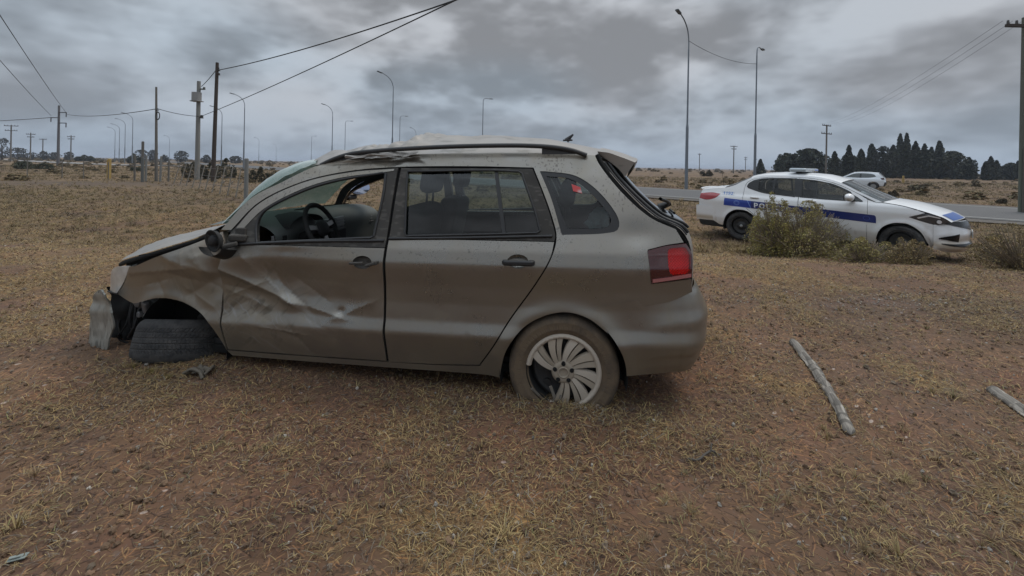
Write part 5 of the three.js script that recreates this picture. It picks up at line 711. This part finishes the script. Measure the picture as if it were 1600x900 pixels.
function sag(a, b, d, r, n = 14) { const p = []; for (let i = 0; i <= n; i++) { const t = i / n; p.push([lerp(a[0], b[0], t), lerp(a[1], b[1], t) - d * 4 * t * (1 - t), lerp(a[2], b[2], t)]); } return tube(p, r, 6, false, n * 3); }
const wireMat = std(.022, .022, .024, .7);
const wire = (a, b, d, r, label, group) => single('overhead_wire', sag(a, b, d, r), wireMat, label, 'wire', group);
{
  let t = thing('wooden_pole', 'dark brown wooden pole leaning slightly, beside the concrete pole', 'utility pole', [-21.2, -.3, -29.6]);
  part(t, 'pole', cyl(.15, .105, [-.06, -.3, 0], [.10, 8.5, 0], 10), woodDark); part(t, 'insulator', merge([cyl(.05, .05, [.20, 7.95, 0], [.20, 8.15, 0], 8), box(.22, .05, .05, .2, 7.92, 0), cyl(.06, .045, [.26, 7.6, 0], [.26, 7.75, 0], 8)]), insul);
  t = thing('concrete_pole', 'pale concrete pole with a drum box near its top', 'utility pole', [-24.2, -.3, -32]);
  part(t, 'pole', cyl(.175, .125, [0, -.3, 0], [0, 7.6, 0], 12), concrete); part(t, 'drum_box', merge([cyl(.32, .32, [-.06, 6.05, .12], [-.06, 6.72, .12], 16), box(.74, .07, .5, -.06, 6.05, .1, .02)]), std(.26, .26, .26, .7)); part(t, 'bracket', merge([box(.42, .10, .12, .28, 7.0, 0, .02), box(.12, .2, .12, .42, 7.06, 0, .02)]), std(.10, .11, .10, .7)); part(t, 'insulator', merge([cyl(.11, .09, [.28, 4.75, 0], [.28, 5.0, 0], 10), box(.3, .06, .06, .15, 4.86, 0)]), insul);
  t = thing('thin_pole', 'thin grey wooden pole with a coil of cable hung on it, by the fence posts', 'utility pole', [-24.6, -.3, -28.8]);
  part(t, 'pole', cyl(.10, .06, [0, -.3, 0], [-.12, 6.55, 0], 10), woodGrey); part(t, 'cable_coil', merge([new THREE.TorusGeometry(.17, .03, 8, 20).scale(.8, 1.5, 1).translate(.10, 4.55, .1), box(.2, .06, .06, .02, 4.95, .05)]), wireMat);
  // power-line poles with crossarms
  const tp = (x, z, H, arms, label, turn, group) => { const q = thing('power_pole', label, 'power pole', [x, -.3, z], turn, group), s = 1 + .4 * sstep(80, 220, -z); part(q, 'pole', cyl(.17 * s, .13 * s, [0, -.3, 0], [0, H, 0], 8), woodGrey); for (const [y, l, r] of arms) { const a = part(q, 'crossarm', box(l + r, .14 * s, .12 * s, (r - l) / 2, y, 0), woodDark); for (const e of [-l + .08, -l * .5, r * .5, r - .08]) if (Math.abs(e) > .3) part(a, 'insulator', cyl(.06 * s, .045 * s, [e, y + .07, 0], [e, y + .30 * s, 0], 6), insul); } return q; };
  const q = thing('power_pole', 'tall pole with three short hanging arms at the far left', 'power pole', [-77.8, -.3, -71.3], 0, 'power poles across the plain');
  part(q, 'pole', cyl(.21, .14, [0, -.3, 0], [0, 10.4, 0], 10), std(.13, .13, .14, .9)); for (const [y, s, l] of [[9.2, 1, 1.3], [8.3, -1, 1.4], [7.4, 1, 1.3]]) { const a = part(q, 'arm', box(l, .14, .14, s * l / 2, y, 0), std(.10, .10, .11, .8)); part(a, 'insulator', cyl(.07, .07, [s * (l - .05), y - .75, 0], [s * (l - .05), y, 0], 6), insul); }
  const G = 'power poles across the plain';
  tp(-138.6, -115, 10.2, [[9.9, 1.5, 1.5], [8.6, 1.3, 1.3]], 'leftmost far power pole with two crossarms, by the dark trees', .3, G); tp(-175.2, -151.3, 10.2, [[9.6, 1.3, 1.3], [8.6, 1, 1]], 'second far power pole from the left edge', .3, G); tp(-224.1, -198.6, 10.2, [[9.8, 1.4, 1.4]], 'third and smallest far power pole from the left edge', .3, G); tp(-174.2, -164.2, 10.2, [[9.6, 1.2, 1.2], [8.7, 1, 1]], 'far power pole just right of the tall pole with hanging arms', .3, G);
  tp(58.5, -77.5, 10.2, [[10.0, 1.5, 1.5], [8.5, 1.8, 1.8]], 'power pole with two crossarms standing before the dark trees', .5, G); tp(80.7, -151.5, 10.2, [[9.8, 1.7, 1.7], [8.9, 1.2, 1.2]], 'far power pole with a wide crossarm left of the right-hand lamp', .4, G); tp(106.2, -235.8, 10.2, [[9.6, 1.2, 1.2]], 'tiny far power pole right of the nearest lamp', .4, G); tp(158, -281.5, 10.2, [[9.5, 1.4, 1.4], [8.2, 1.4, 1.4]], 'tiny far power pole right of the wide-armed one', .4, G); tp(161, -275, 8.6, [[8.2, 1.2, 1.2]], 'lower tiny power pole beside its taller twin', .4, G);
  const r = thing('wooden_pole', 'weathered pole with a crossarm at the right edge of the photo, lashed to a stub', 'utility pole', [20.82, -.3, -17]);
  part(r, 'pole', cyl(.095, .07, [.02, -.3, 0], [0, 8.0, 0], 10), std(.12, .125, .10, .95)); const ca = part(r, 'crossarm', box(1.75, .12, .10, 0, 7.62, .12), woodDark); for (const e of [-.8, -.45, .45, .8]) part(ca, 'insulator', cyl(.05, .035, [e, 7.68, .12], [e, 7.83, .12], 8), insul); part(r, 'stub', cyl(.11, .10, [-.03, -.3, .20], [-.03, 2.65, .20], 10), std(.10, .085, .07, .95));
}
wire([-21.1, 7.65, -29.6], [9, 7.3, -5.4], .55, .030, 'thick overhead cable from the dark wooden pole up to the top edge', 'cables overhead');
wire([-24, 4.6, -32], [8, 6.9, -3.2], .25, .022, 'thinner overhead cable from the concrete pole crossing the thick one', 'cables overhead');
wire([-24, 6.9, -32], [-21.2, 7.65, -29.6], .06, .022, 'short cable between the concrete pole and the wooden pole', 'cables overhead');
wire([-24.6, 4.75, -28.8], [-24.1, 4.6, -32], .1, .02, 'slack cable between the thin pole and the concrete pole', 'cables overhead');
wire([-24.6, 4.75, -28.8], [-76.4, 8.6, -71.3], .4, .028, 'cable from the thin pole to the pole with hanging arms', 'cables overhead');
wire([-79.2, 8.0, -71.3], [-150, 9, -98], .6, .05, 'cable from the pole with hanging arms out of the left edge', 'cables overhead');
wire([-76.5, 8.8, -71.3], [-20, 10.0, -14], .25, .022, 'upper of two power wires falling from the top left', 'cables overhead');
wire([-79.1, 8.3, -71.3], [-24, 9.7, -16], .25, .022, 'lower of two power wires falling from the top left', 'cables overhead');
wire([13.3, 11, -31.7], [22.3, 11, -38.2], .45, .018, 'slack wire strung between the two right-hand lamps', 'cables overhead');
for (const [i, s] of ['first', 'second', 'third'].entries()) wire([19.95 + .4 * i, 7.55, -17], [57 + 1.5 * i, 10, -77.5], 1.0, .006, ['faint wire nearest the sky from the right edge pole to the far pole', 'faint middle wire from the right edge pole to the far pole', 'lowest faint wire from the right edge pole to the far pole'][i], 'cables overhead');

// ---------------------------------------------------------------- fence on the left
{
  const post = (x, z, h, r, m, lean, label) => { const t = thing('fence_post', label, 'fence post', [x, gh(x, z), z], 0, 'posts of the wire fence'); part(t, 'shaft', cyl(r, r * .9, [0, -.3, 0], [lean, h, 0], 8), m); part(t, 'post_top', cyl(r * .92, r * .6, [lean, h, 0], [lean * 1.02, h + .03, 0], 8), m); return t; };
  post(-10.4, -16.3, 1.62, .08, std(.20, .205, .20, .7, .2), 0, 'thick pale steel fence corner post before the car bonnet');
  post(-25.4, -28.6, 2.7, .085, woodGrey, 0, 'tallest dark grey post of the cluster by the thin pole'); post(-26.2, -28.9, 1.8, .06, woodGrey, 0, 'leftmost short post of the cluster by the thin pole'); post(-24.9, -28.3, 1.75, .065, concrete, .03, 'pale short post just right of the tallest post'); post(-24.5, -27.6, 1.6, .085, std(.12, .125, .12, .9), 0, 'broad dark post lowest in the cluster'); post(-24.0, -28.4, 1.7, .065, concrete, .05, 'pale post just right of the thin pole'); post(-23.6, -28.6, 1.45, .055, woodGrey, .02, 'rightmost short post of the cluster by the thin pole');
  for (const [i, x, z] of [[0, -33.4, -30.9], [1, -31.4, -30.5], [2, -29.0, -29.9], [3, -36.8, -31.6]]) post(x, z, 1.25, .03, woodGrey, 0, ['thin fence post left of the yellow post', 'thin fence post close on the left of the yellow post', 'thin fence post between the yellow post and the cluster', 'thin fence post nearest the left edge'][i]);
  const dr = std(.28, .26, .23, .9), lab = ['first', 'second', 'third', 'fourth', 'fifth', 'sixth', 'seventh', 'eighth', 'ninth', 'tenth'];
  for (let i = 0; i < 10; i++) { const t = (i + 1) / 11, x = lerp(-23.6, -10.4, t ** .75), z = lerp(-28.4, -16.3, t ** .75), y = gh(x, z); single('fence_dropper', merge([cyl(.026, .022, [x - .05, y - .05, z], [x + .42 - .25 * t, y + 1.25, z + .05], 6), cyl(.028, .024, [x + .12, y + .5, z + .02], [x + .20, y + .62, z + .02], 6)]), dr, `thin leaning fence stake, ${lab[i]} from the post cluster towards the corner post`, 'fence stake', 'leaning stakes of the wire fence'); }
  for (const [i, y] of [[0, .45], [1, .85], [2, 1.2]]) single('fence_wire', sag([-24.2, y - .27, -28.4], [-10.4, y - .27, -16.3], .08, .008), std(.14, .13, .12, .6, .5), ['lowest strand of the wire fence by the corner post', 'middle strand of the wire fence by the corner post', 'top strand of the wire fence by the corner post'][i], 'fence wire', 'strands of the wire fence');
  for (const [x, z, h, l] of [[-30.6, -31.6, 1.5, 'yellow marker post by the fence on the left'], [55.8, -59.3, 1.05, 'small yellow marker post far beyond the road']]) { const t = thing('marker_post', l, 'marker post', [x, gh(x, z), z]); part(t, 'shaft', box(.19, h, .19, 0, h / 2 - .05, 0, .02), std(.36, .25, .08, .8)); part(t, 'cap', box(.15, .10, .15, .02, h - .02, 0, .03), std(.40, .29, .10, .8)); }
}

// ---------------------------------------------------------------- trees and shrubs
const foliage = new THREE.MeshStandardMaterial({ vertexColors: true, roughness: .9, side: THREE.DoubleSide }), bark = std(.07, .055, .045, .95);
// leaf-sized faces through a volume; shape(y) gives the radius at height 0..1; clumps leave gaps
function leaves(seed, n, H, y0, shape, size, cols, { clump = 1.4, gap = .05, flat = 1, long = 1.5 } = {}) {
  const R = rng(seed), pos = [], nor = [], col = [], v = V(), e = new THREE.Euler(), m = new THREE.Matrix4(); let tries = 0;
  for (let i = 0; i < n && tries < n * 8; tries++) {
    const t = R(), a = R() * 6.283, rr = shape(t, a), r = rr * Math.pow(R(), .42), x = Math.cos(a) * r, z = Math.sin(a) * r * flat, y = y0 + t * (H - y0);
    const f = fbm3(x * clump + seed, y * clump, z * clump, 2); if (f < gap - .22 * R()) continue; i++;
    const s = size * (.6 + .8 * R()), w = s / long; e.set(R() * 6.283, R() * 6.283, R() * 6.283); m.makeRotationFromEuler(e);
    const q = [[-w / 2, -s / 2], [w / 2, -s * .3], [w * .2, s / 2], [-w / 2, s * .2]].map(([p, o]) => v.set(p, o, 0).applyMatrix4(m).clone());
    const c = cols[Math.min(cols.length - 1, Math.floor(R() * cols.length))], b = (.65 + .6 * R()) * (.8 + .55 * f), nn = V(0, 0, 1).applyMatrix4(m);
    for (const k of [0, 1, 2, 0, 2, 3]) { pos.push(x + q[k].x, y + q[k].y, z + q[k].z); nor.push(nn.x, nn.y, nn.z); col.push(c[0] * b, c[1] * b, c[2] * b); }
  }
  return geoOf(pos, null, nor, null, col);
}
const cyp = (w) => (t, a) => w * (Math.pow(Math.sin(Math.PI * Math.pow(.04 + .96 * t, .6)), .7) * (1 + .22 * Math.sin(3 * a + 9 * t)));
const cone = (w) => (t, a) => w * (1 - .93 * t) * (1 + .2 * Math.sin(4 * a + 14 * t) + .12 * Math.sin(30 * t));
const ball = (w) => (t, a) => w * Math.pow(Math.max(0, Math.sin(Math.PI * (.07 + .9 * t))), .6) * (1 + .22 * Math.sin(2 * a + 4 * t) + .15 * Math.sin(5 * a - 7 * t));
function tree(name, px, top, w, kind, Z, label, group, cols, n = 1100) {
  const hy = 258 + (px - 800) * .0182, x = (px - 800) / 650 * Z, H = (hy - top) / 650 * Z + 1.56, half = w / 2 / 650 * Z, seed = Math.round(px * 7 + top);
  const t = thing(name, label, 'tree', [x, -.3, -Z], seed, group), R = rng(seed);
  const trunk = [cyl(half * .10 + .08, .05, [0, -.2, 0], [.1, H * .8, 0], 7)]; for (let i = 0; i < 5; i++) { const a = R() * 6.28, y = H * (.2 + .5 * R()); trunk.push(cyl(.06, .02, [0, y, 0], [Math.cos(a) * half * .45, y + half * (.3 + .3 * R()), Math.sin(a) * half * .45], 5)); }
  part(t, 'trunk', merge(trunk), bark);
  part(t, 'crown', leaves(seed, n, H, H * (kind === 'ball' ? .08 : .04), kind === 'cyp' ? cyp(half) : kind === 'cone' ? cone(half * 1.15) : ball(half), Math.max(.40, half * .17), cols, { clump: 3.2 / Math.max(1, half), gap: kind === 'ball' ? -.04 : -.16, long: 1.3 }), foliage); return t;
}
const dkGreen = [[.040, .050, .034], [.052, .062, .038], [.030, .038, .030], [.072, .072, .046]], olive = [[.06, .065, .04], [.075, .075, .05], [.045, .05, .035]];
const GT = 'dark trees on the right horizon';
const TR = [[1188, 249, 15, 'cone', 'small lone conifer left of the police car roof'], [1231, 240, 38, 'ball', 'broad round dark tree at the left end of the grove'], [1264, 233, 42, 'ball', 'second broad round dark tree of the grove left of the power pole'], [1304, 237, 20, 'cone', 'low pointed tree just right of the power pole'], [1326, 227, 22, 'cone', 'pointed conifer above the police car windscreen'], [1345, 233, 15, 'cyp', 'narrow tree between the pointed conifer and the tree beside the loose grey one'], [1362, 224, 18, 'cyp', 'narrow dark tree left of the loose grey one'], [1380, 229, 30, 'ball', 'loose greyish tree above the white hatchback', 1], [1395, 226, 14, 'cyp', 'narrow tree just left of the tallest pair'], [1406, 209, 13, 'cyp', 'left of the two tallest narrow trees'], [1416, 208, 12, 'cyp', 'right of the two tallest narrow trees'], [1430, 221, 17, 'cyp', 'narrow tree just right of the tallest pair'], [1444, 225, 16, 'cyp', 'second narrow tree right of the tallest pair'], [1455, 230, 13, 'cyp', 'low narrow tree before the single high narrow one'], [1467, 219, 16, 'cyp', 'single high narrow tree near the right end of the grove'], [1487, 237, 40, 'ball', 'pale loose olive tree at the right end of the grove', 2], [1514, 246, 12, 'cyp', 'lone small cypress right of the grove'], [1540, 252, 9, 'cyp', 'leftmost of three small cypresses'], [1548, 244, 10, 'cyp', 'middle and tallest of three small cypresses'], [1557, 251, 10, 'cyp', 'rightmost of three small cypresses'], [1579, 255, 18, 'ball', 'small round tree near the right edge'], [1591, 252, 8, 'cyp', 'thin cypress nearest the right edge']];
for (const [px, top, w, k, label, c] of TR) tree(k === 'cone' ? 'conifer' : k === 'cyp' ? 'cypress' : 'tree', px, top, w, k, 96 + (px % 7) * 2.5, label, GT, c === 2 ? olive : c === 1 ? [[.05, .055, .048], [.035, .042, .035]] : dkGreen, c ? 1300 : 2400);
{
  const list = []; const q = rng(515);
  for (const [px, top, w] of [[1300, 247, 26], [1318, 243, 22], [1336, 244, 24], [1354, 240, 22], [1372, 238, 26], [1388, 236, 24], [1402, 235, 24], [1422, 236, 24], [1438, 237, 24], [1452, 240, 22], [1466, 240, 26], [1480, 246, 22], [1502, 250, 22], [1220, 250, 26], [1248, 246, 30], [1276, 252, 24], [1548, 262, 26], [1585, 263, 26]]) { const Z = 112, x = (px - 800) / 650 * Z, H = (258 + (px - 800) * .0182 - top) / 650 * Z + 1.5, half = w / 2 / 650 * Z; list.push(leaves(px, 700, H, 0, (t, a) => half * (1.1 - .5 * t * t) * (1 + .25 * Math.sin(3 * a + 6 * t)), .5, dkGreen, { clump: 1.4, gap: -.06, long: 1.4 }).translate(x, -.3, -Z + 3 * q())); }
  scene.add(stuff(new THREE.Mesh(mergeGeometries(list), foliage), 'undergrowth', 'dense low growth filling the grove behind the narrow dark trees', 'undergrowth'));
}
const GL = 'dark trees on the left horizon';
for (const [px, top, w, label] of [[3, 214, 30, 'big dark tree at the left edge of the horizon'], [28, 229, 26, 'dark tree just right of the left edge tree'], [50, 236, 20, 'low dark tree left of the pole with hanging arms'], [68, 234, 16, 'small pointed clump of trees near the pole with hanging arms'], [84, 236, 18, 'low tree at the foot of the pole with hanging arms'], [107, 235, 16, 'small dark tree just right of the pole with hanging arms'], [221, 232, 22, 'dark tree behind the fence post cluster'], [238, 232, 16, 'dark tree behind the thin pole'], [257, 240, 14, 'low tree right of the thin pole'], [283, 234, 26, 'broad dark tree left of the concrete pole'], [322, 240, 18, 'low tree between the two big poles'], [368, 242, 24, 'low tree behind the steel corner post']]) tree('tree', px, top + 2, w * .8, 'ball', 175 + (px % 5) * 4, label, GL, [[.062, .066, .062], [.078, .078, .072]], 520);

function shrub(name, x, z, rx, h, rz, turn, n, leaf, cols, label, group, twig = 60, seedX = 0) {
  const seed = Math.round(x * 131 + z * 37) + 9000 + seedX, t = thing(name, label, 'bush', [x, gh(x, z) - .03, z], turn, group), R = rng(seed), st = [];
  for (let i = 0; i < twig; i++) { const a = R() * 6.283, k = .35 + .65 * R(), ex = Math.cos(a) * rx * k, ez = Math.sin(a) * rz * k, ey = h * (.98 - .5 * k * k) * (.55 + .45 * R()); st.push(tube([[ex * .12, -.05, ez * .12], [ex * .5 + .05 * (R() - .5), ey * .45, ez * .5], [ex, ey, ez]], .002 + .0035 * R(), 4, false, 5)); }
  part(t, 'stems', merge(st), std(.21, .17, .125, .95));
  const lobes = []; const nl = n > 3000 ? 13 : n > 1400 ? 3 : 1;
  for (let k = 0; k < nl; k++) {
    const a = k * 2.4 + R(), q = nl === 1 ? 0 : Math.sqrt((k + .2) / nl) * .80, w = nl === 1 ? 1 : .26 + .22 * R(), lh = h * (nl === 1 ? 1 : (1 - .45 * q * q) * (.62 + .46 * R())), g = leaves(seed + k * 13, Math.round(n / nl), lh, .02, (u, b) => w * rx * Math.pow(Math.max(.02, Math.sin(Math.PI * (.16 + .80 * u))), .8) * (1 + .30 * noise2(Math.cos(b) * 2 + seed + k, Math.sin(b) * 2 + u * 3)), leaf, cols, { clump: 4.5 / rx, gap: .06, flat: rz / rx, long: 3.2 });
    lobes.push(g.translate(Math.cos(a) * q * rx, 0, Math.sin(a) * q * rz));
  }
  part(t, 'foliage', mergeGeometries(lobes), foliage); return t;
}
const jar = [[.34, .30, .105], [.42, .35, .13], [.25, .23, .085], [.33, .25, .15], [.22, .185, .12]], jarYel = [[.36, .31, .09], [.28, .26, .09], [.27, .21, .11]], dry = [[.34, .25, .12], [.28, .205, .10], [.26, .215, .09], [.20, .15, .09]];
const yaw = -THREE.MathUtils.degToRad(-20);
shrub('bush', 5.18, -7.38, 1.28, 1.0, .50, .42, 19000, .030, jar, 'large olive bush standing in front of the police car', 'bushes by the police car', 420);
shrub('bush', 4.55, -7.2, .46, 1.12, .34, .3, 9500, .029, jarYel, 'yellowish upright bush against the left side of the large bush', 'bushes by the police car', 140);
shrub('bush', 5.72, -6.72, .80, .42, .32, .5, 6500, .029, jar, 'low bush between the large bush and the police car front wheel', 'bushes by the police car', 170);
shrub('bush', 6.28, -6.52, .45, .46, .28, .5, 4200, .028, dry, 'low brown bush covering the police car front wheel', 'bushes by the police car', 140);
shrub('bush', 7.45, -6.05, .66, .74, .5, 0, 6500, .029, dry, 'brown dry bush at the right edge in front of the road', 'bushes by the police car', 300);
for (const [i, px, y, wpx, hpx, Z] of [[0, 300, 279, 40, 30, 34], [1, 328, 282, 36, 28, 33], [2, 352, 280, 40, 32, 35], [3, 405, 283, 34, 24, 30], [4, 440, 285, 50, 22, 31], [5, 42, 268, 60, 12, 52], [6, 130, 246, 26, 12, 160], [7, 208, 246, 24, 14, 130], [8, 214, 268, 20, 8, 50], [9, 1105, 276, 30, 12, 85], [10, 1395, 312, 26, 12, 26], [11, 1365, 312, 46, 10, 27], [12, 1567, 322, 20, 10, 22]])
  shrub('shrub', (px - 800) / 650 * Z, -Z, wpx / 2 / 650 * Z, hpx / 650 * Z, wpx / 2.4 / 650 * Z, 0, 1500, .05 + Z * .0035, i < 5 ? olive.concat([[.14, .11, .06]]) : i > 8 ? [[.10, .075, .05], [.13, .10, .06], [.07, .065, .04]] : [[.05, .06, .035], [.07, .075, .045]],
    ['olive shrub behind the fence left of the concrete pole', 'olive shrub at the foot of the wooden pole', 'olive shrub right of the wooden pole', 'olive shrub right of the steel corner post', 'low olive shrub just before the windscreen', 'low green shrub in the dry field at far left', 'dark round shrub on the horizon right of the hanging-arm pole', 'dark shrub under the far left row of lamps', 'small dark shrub left of the fence post cluster', 'low scrub beyond the road between the two lamps', 'reddish low shrub beyond the road right of the bonnet stripe', 'low dry shrub beyond the road above the police bonnet', 'small dry shrub beyond the road near the right edge'][i], 'shrubs over the plain', 14, i);
scene.fog = new THREE.FogExp2(0xaab2bf, 0.0004);
// scrub over the plain, uncountable
{
  const R = rng(404), g = leaves(55, 90, 1, 0, (t, a) => .62 * (1 - .5 * t * t), .30, [[.10, .085, .05], [.08, .075, .045], [.13, .10, .06]], { clump: 2, gap: -.3 });
  scatter('scrub', 'low dry scrub spread over the plain', 'scrub', g, new THREE.MeshStandardMaterial({ vertexColors: true, roughness: .95, side: THREE.DoubleSide }), 4600, (i, o, c) => {
    const d = 24 * Math.pow(26, R() ** .8), x = (R() * 2 - 1) * 1.35 * d, z = -d, a = across(x, z); if (a > -2 && a < ROAD.w + 2) return false; if (fbm2(x * .03, z * .03 + 9, 3) + (R() - .5) < -.12) return false;
    if (d < 60 && a < 0) { if (R() < .8) return false; } if (a > 0 && x > 0 && R() < .6) return false;
    const h = (.18 + .45 * R() * R()) * (1 + sstep(60, 300, d) * 2.2), w = h * (1.2 + 1.2 * R()); o.position.set(x, gh(x, z) - .02, z); o.rotation.y = R() * 6.28; o.scale.set(w, h, w); const b = .7 + .6 * R(), y = R(); c.setRGB(b * lerp(1.1, 1.9, y), b * lerp(1.05, 1.55, y), b * lerp(1.0, 1.2, y));
  });
}

// ---------------------------------------------------------------- things lying on the ground
const logMap = dataTex(256, 512, (u, v, o) => { const s = fbm2(u * 40, v * 3, 4), f = fbm2(u * 90, v * 14, 3), w = sstep(.15, .4, fbm2(u * 6 + 9, v * 6, 3)), k = sstep(.25, .5, noise2(u * 5, v * 16 + 3)); const l = .19 + .10 * s + .06 * f + .13 * w; for (let c = 0; c < 3; c++) o[c] = lerp(l, .07, .7 * k) * [1.10, 1, .87][c]; }, true);
const logMat = new THREE.MeshStandardMaterial({ map: logMap, roughness: .95, bumpMap: logMap, bumpScale: .006 });
function log(a, b, r, bend, label, seed) {
  const g = sheet((u, v) => {
    const t = v, an = u * 6.2832, cx = lerp(a[0], b[0], t) + bend * Math.sin(t * 3.1) * .6 + .012 * noise2(t * 6 + seed, 3), cz = lerp(a[1], b[1], t) + .015 * noise2(t * 5 + seed, 8), dx = b[0] - a[0], dz = b[1] - a[1], l = Math.hypot(dx, dz);
    const notch = .75 * Math.exp(-(((t - .62) / .018) ** 2)) * sstep(.2, .9, Math.cos(an - 1.3)), end = t < .02 ? t / .02 : t > .985 ? (1 - t) / .015 : 1, rr = r * (1 + .10 * Math.cos(4 * an + .6) + .14 * noise2(Math.cos(an) * 2 + seed, Math.sin(an) * 2 + t * 3) + .05 * noise2(t * 14, seed) - notch) * Math.sqrt(clamp(end, 0, 1)) * (1.05 - .2 * t);
    const ox = Math.cos(an) * rr, oy = Math.sin(an) * rr * .85; return [cx - dz / l * ox, height(cx, cz) + r * .42 + oy, cz + dx / l * ox];
  }, 18, 90, (p, u, v) => [u, v * 2]);
  single('log', g, logMat, label, 'log', 'weathered fence stakes on the ground');
}
log([2.134, -3.12], [1.682, -2.03], .029, .03, 'long weathered grey stake with a cracked notch lying right of the car', 1);
log([2.87, -2.48], [2.50, -1.55], .031, .0, 'grey stake running out of the right edge of the photo', 7);
single('twig', merge([tube([[.80, height(.8, -1.83) + .012, -1.84], [.84, height(.84, -1.83) + .018, -1.83], [.89, height(.89, -1.86) + .022, -1.86], [.93, height(.93, -1.88) + .012, -1.88], [.955, height(.955, -1.87) + .006, -1.86]], .005, 6), tube([[.92, height(.92, -1.87) + .02, -1.875], [.935, height(.93, -1.9) + .03, -1.90], [.95, height(.95, -1.92) + .012, -1.92]], .003, 5)]), std(.085, .075, .065, .95), 'short crooked grey twig on the soil below the stakes', 'twig');
{
  const y = (x, z) => height(x, z);
  single('torn_plastic', merge([sheet((u, v) => { const x = -1.88 + .10 * u, z = -2.50 + .08 * v; return [x + .02 * noise2(v * 5, u * 4), y(x, z) + .006 + .03 * Math.abs(noise2(u * 4 + 2, v * 4)) + .012 * Math.sin(u * 3), z]; }, 14, 12), tube([[-1.92, y(-1.9, -2.46) + .01, -2.46], [-1.86, y(-1.86, -2.46) + .035, -2.45], [-1.80, y(-1.8, -2.42) + .03, -2.43], [-1.77, y(-1.77, -2.4) + .005, -2.41]], .010, 6), tube([[-1.79, y(-1.8, -2.5) + .01, -2.52], [-1.76, y(-1.8, -2.5) + .04, -2.48], [-1.77, y(-1.8, -2.45) + .02, -2.42]], .008, 6)]), std(.13, .11, .085, .9), 'torn grey plastic scrap on the soil just in front of the folded wheel', 'debris');
  single('plastic_shard', merge([box(.05, .005, .020, -1.535, y(-1.535, -1.31) + .008, -1.31, .002, [.1, .3, .05]), box(.030, .004, .006, -1.537, y(-1.535, -1.31) + .014, -1.305, .002, [.1, .3, .05])]), std(.22, .25, .23, .5), 'small pale plastic shard at the bottom left corner', 'debris');
}

scene.traverse((o) => { if (o.isMesh) { o.castShadow = true; o.receiveShadow = true; } });
renderer.render(scene, camera);
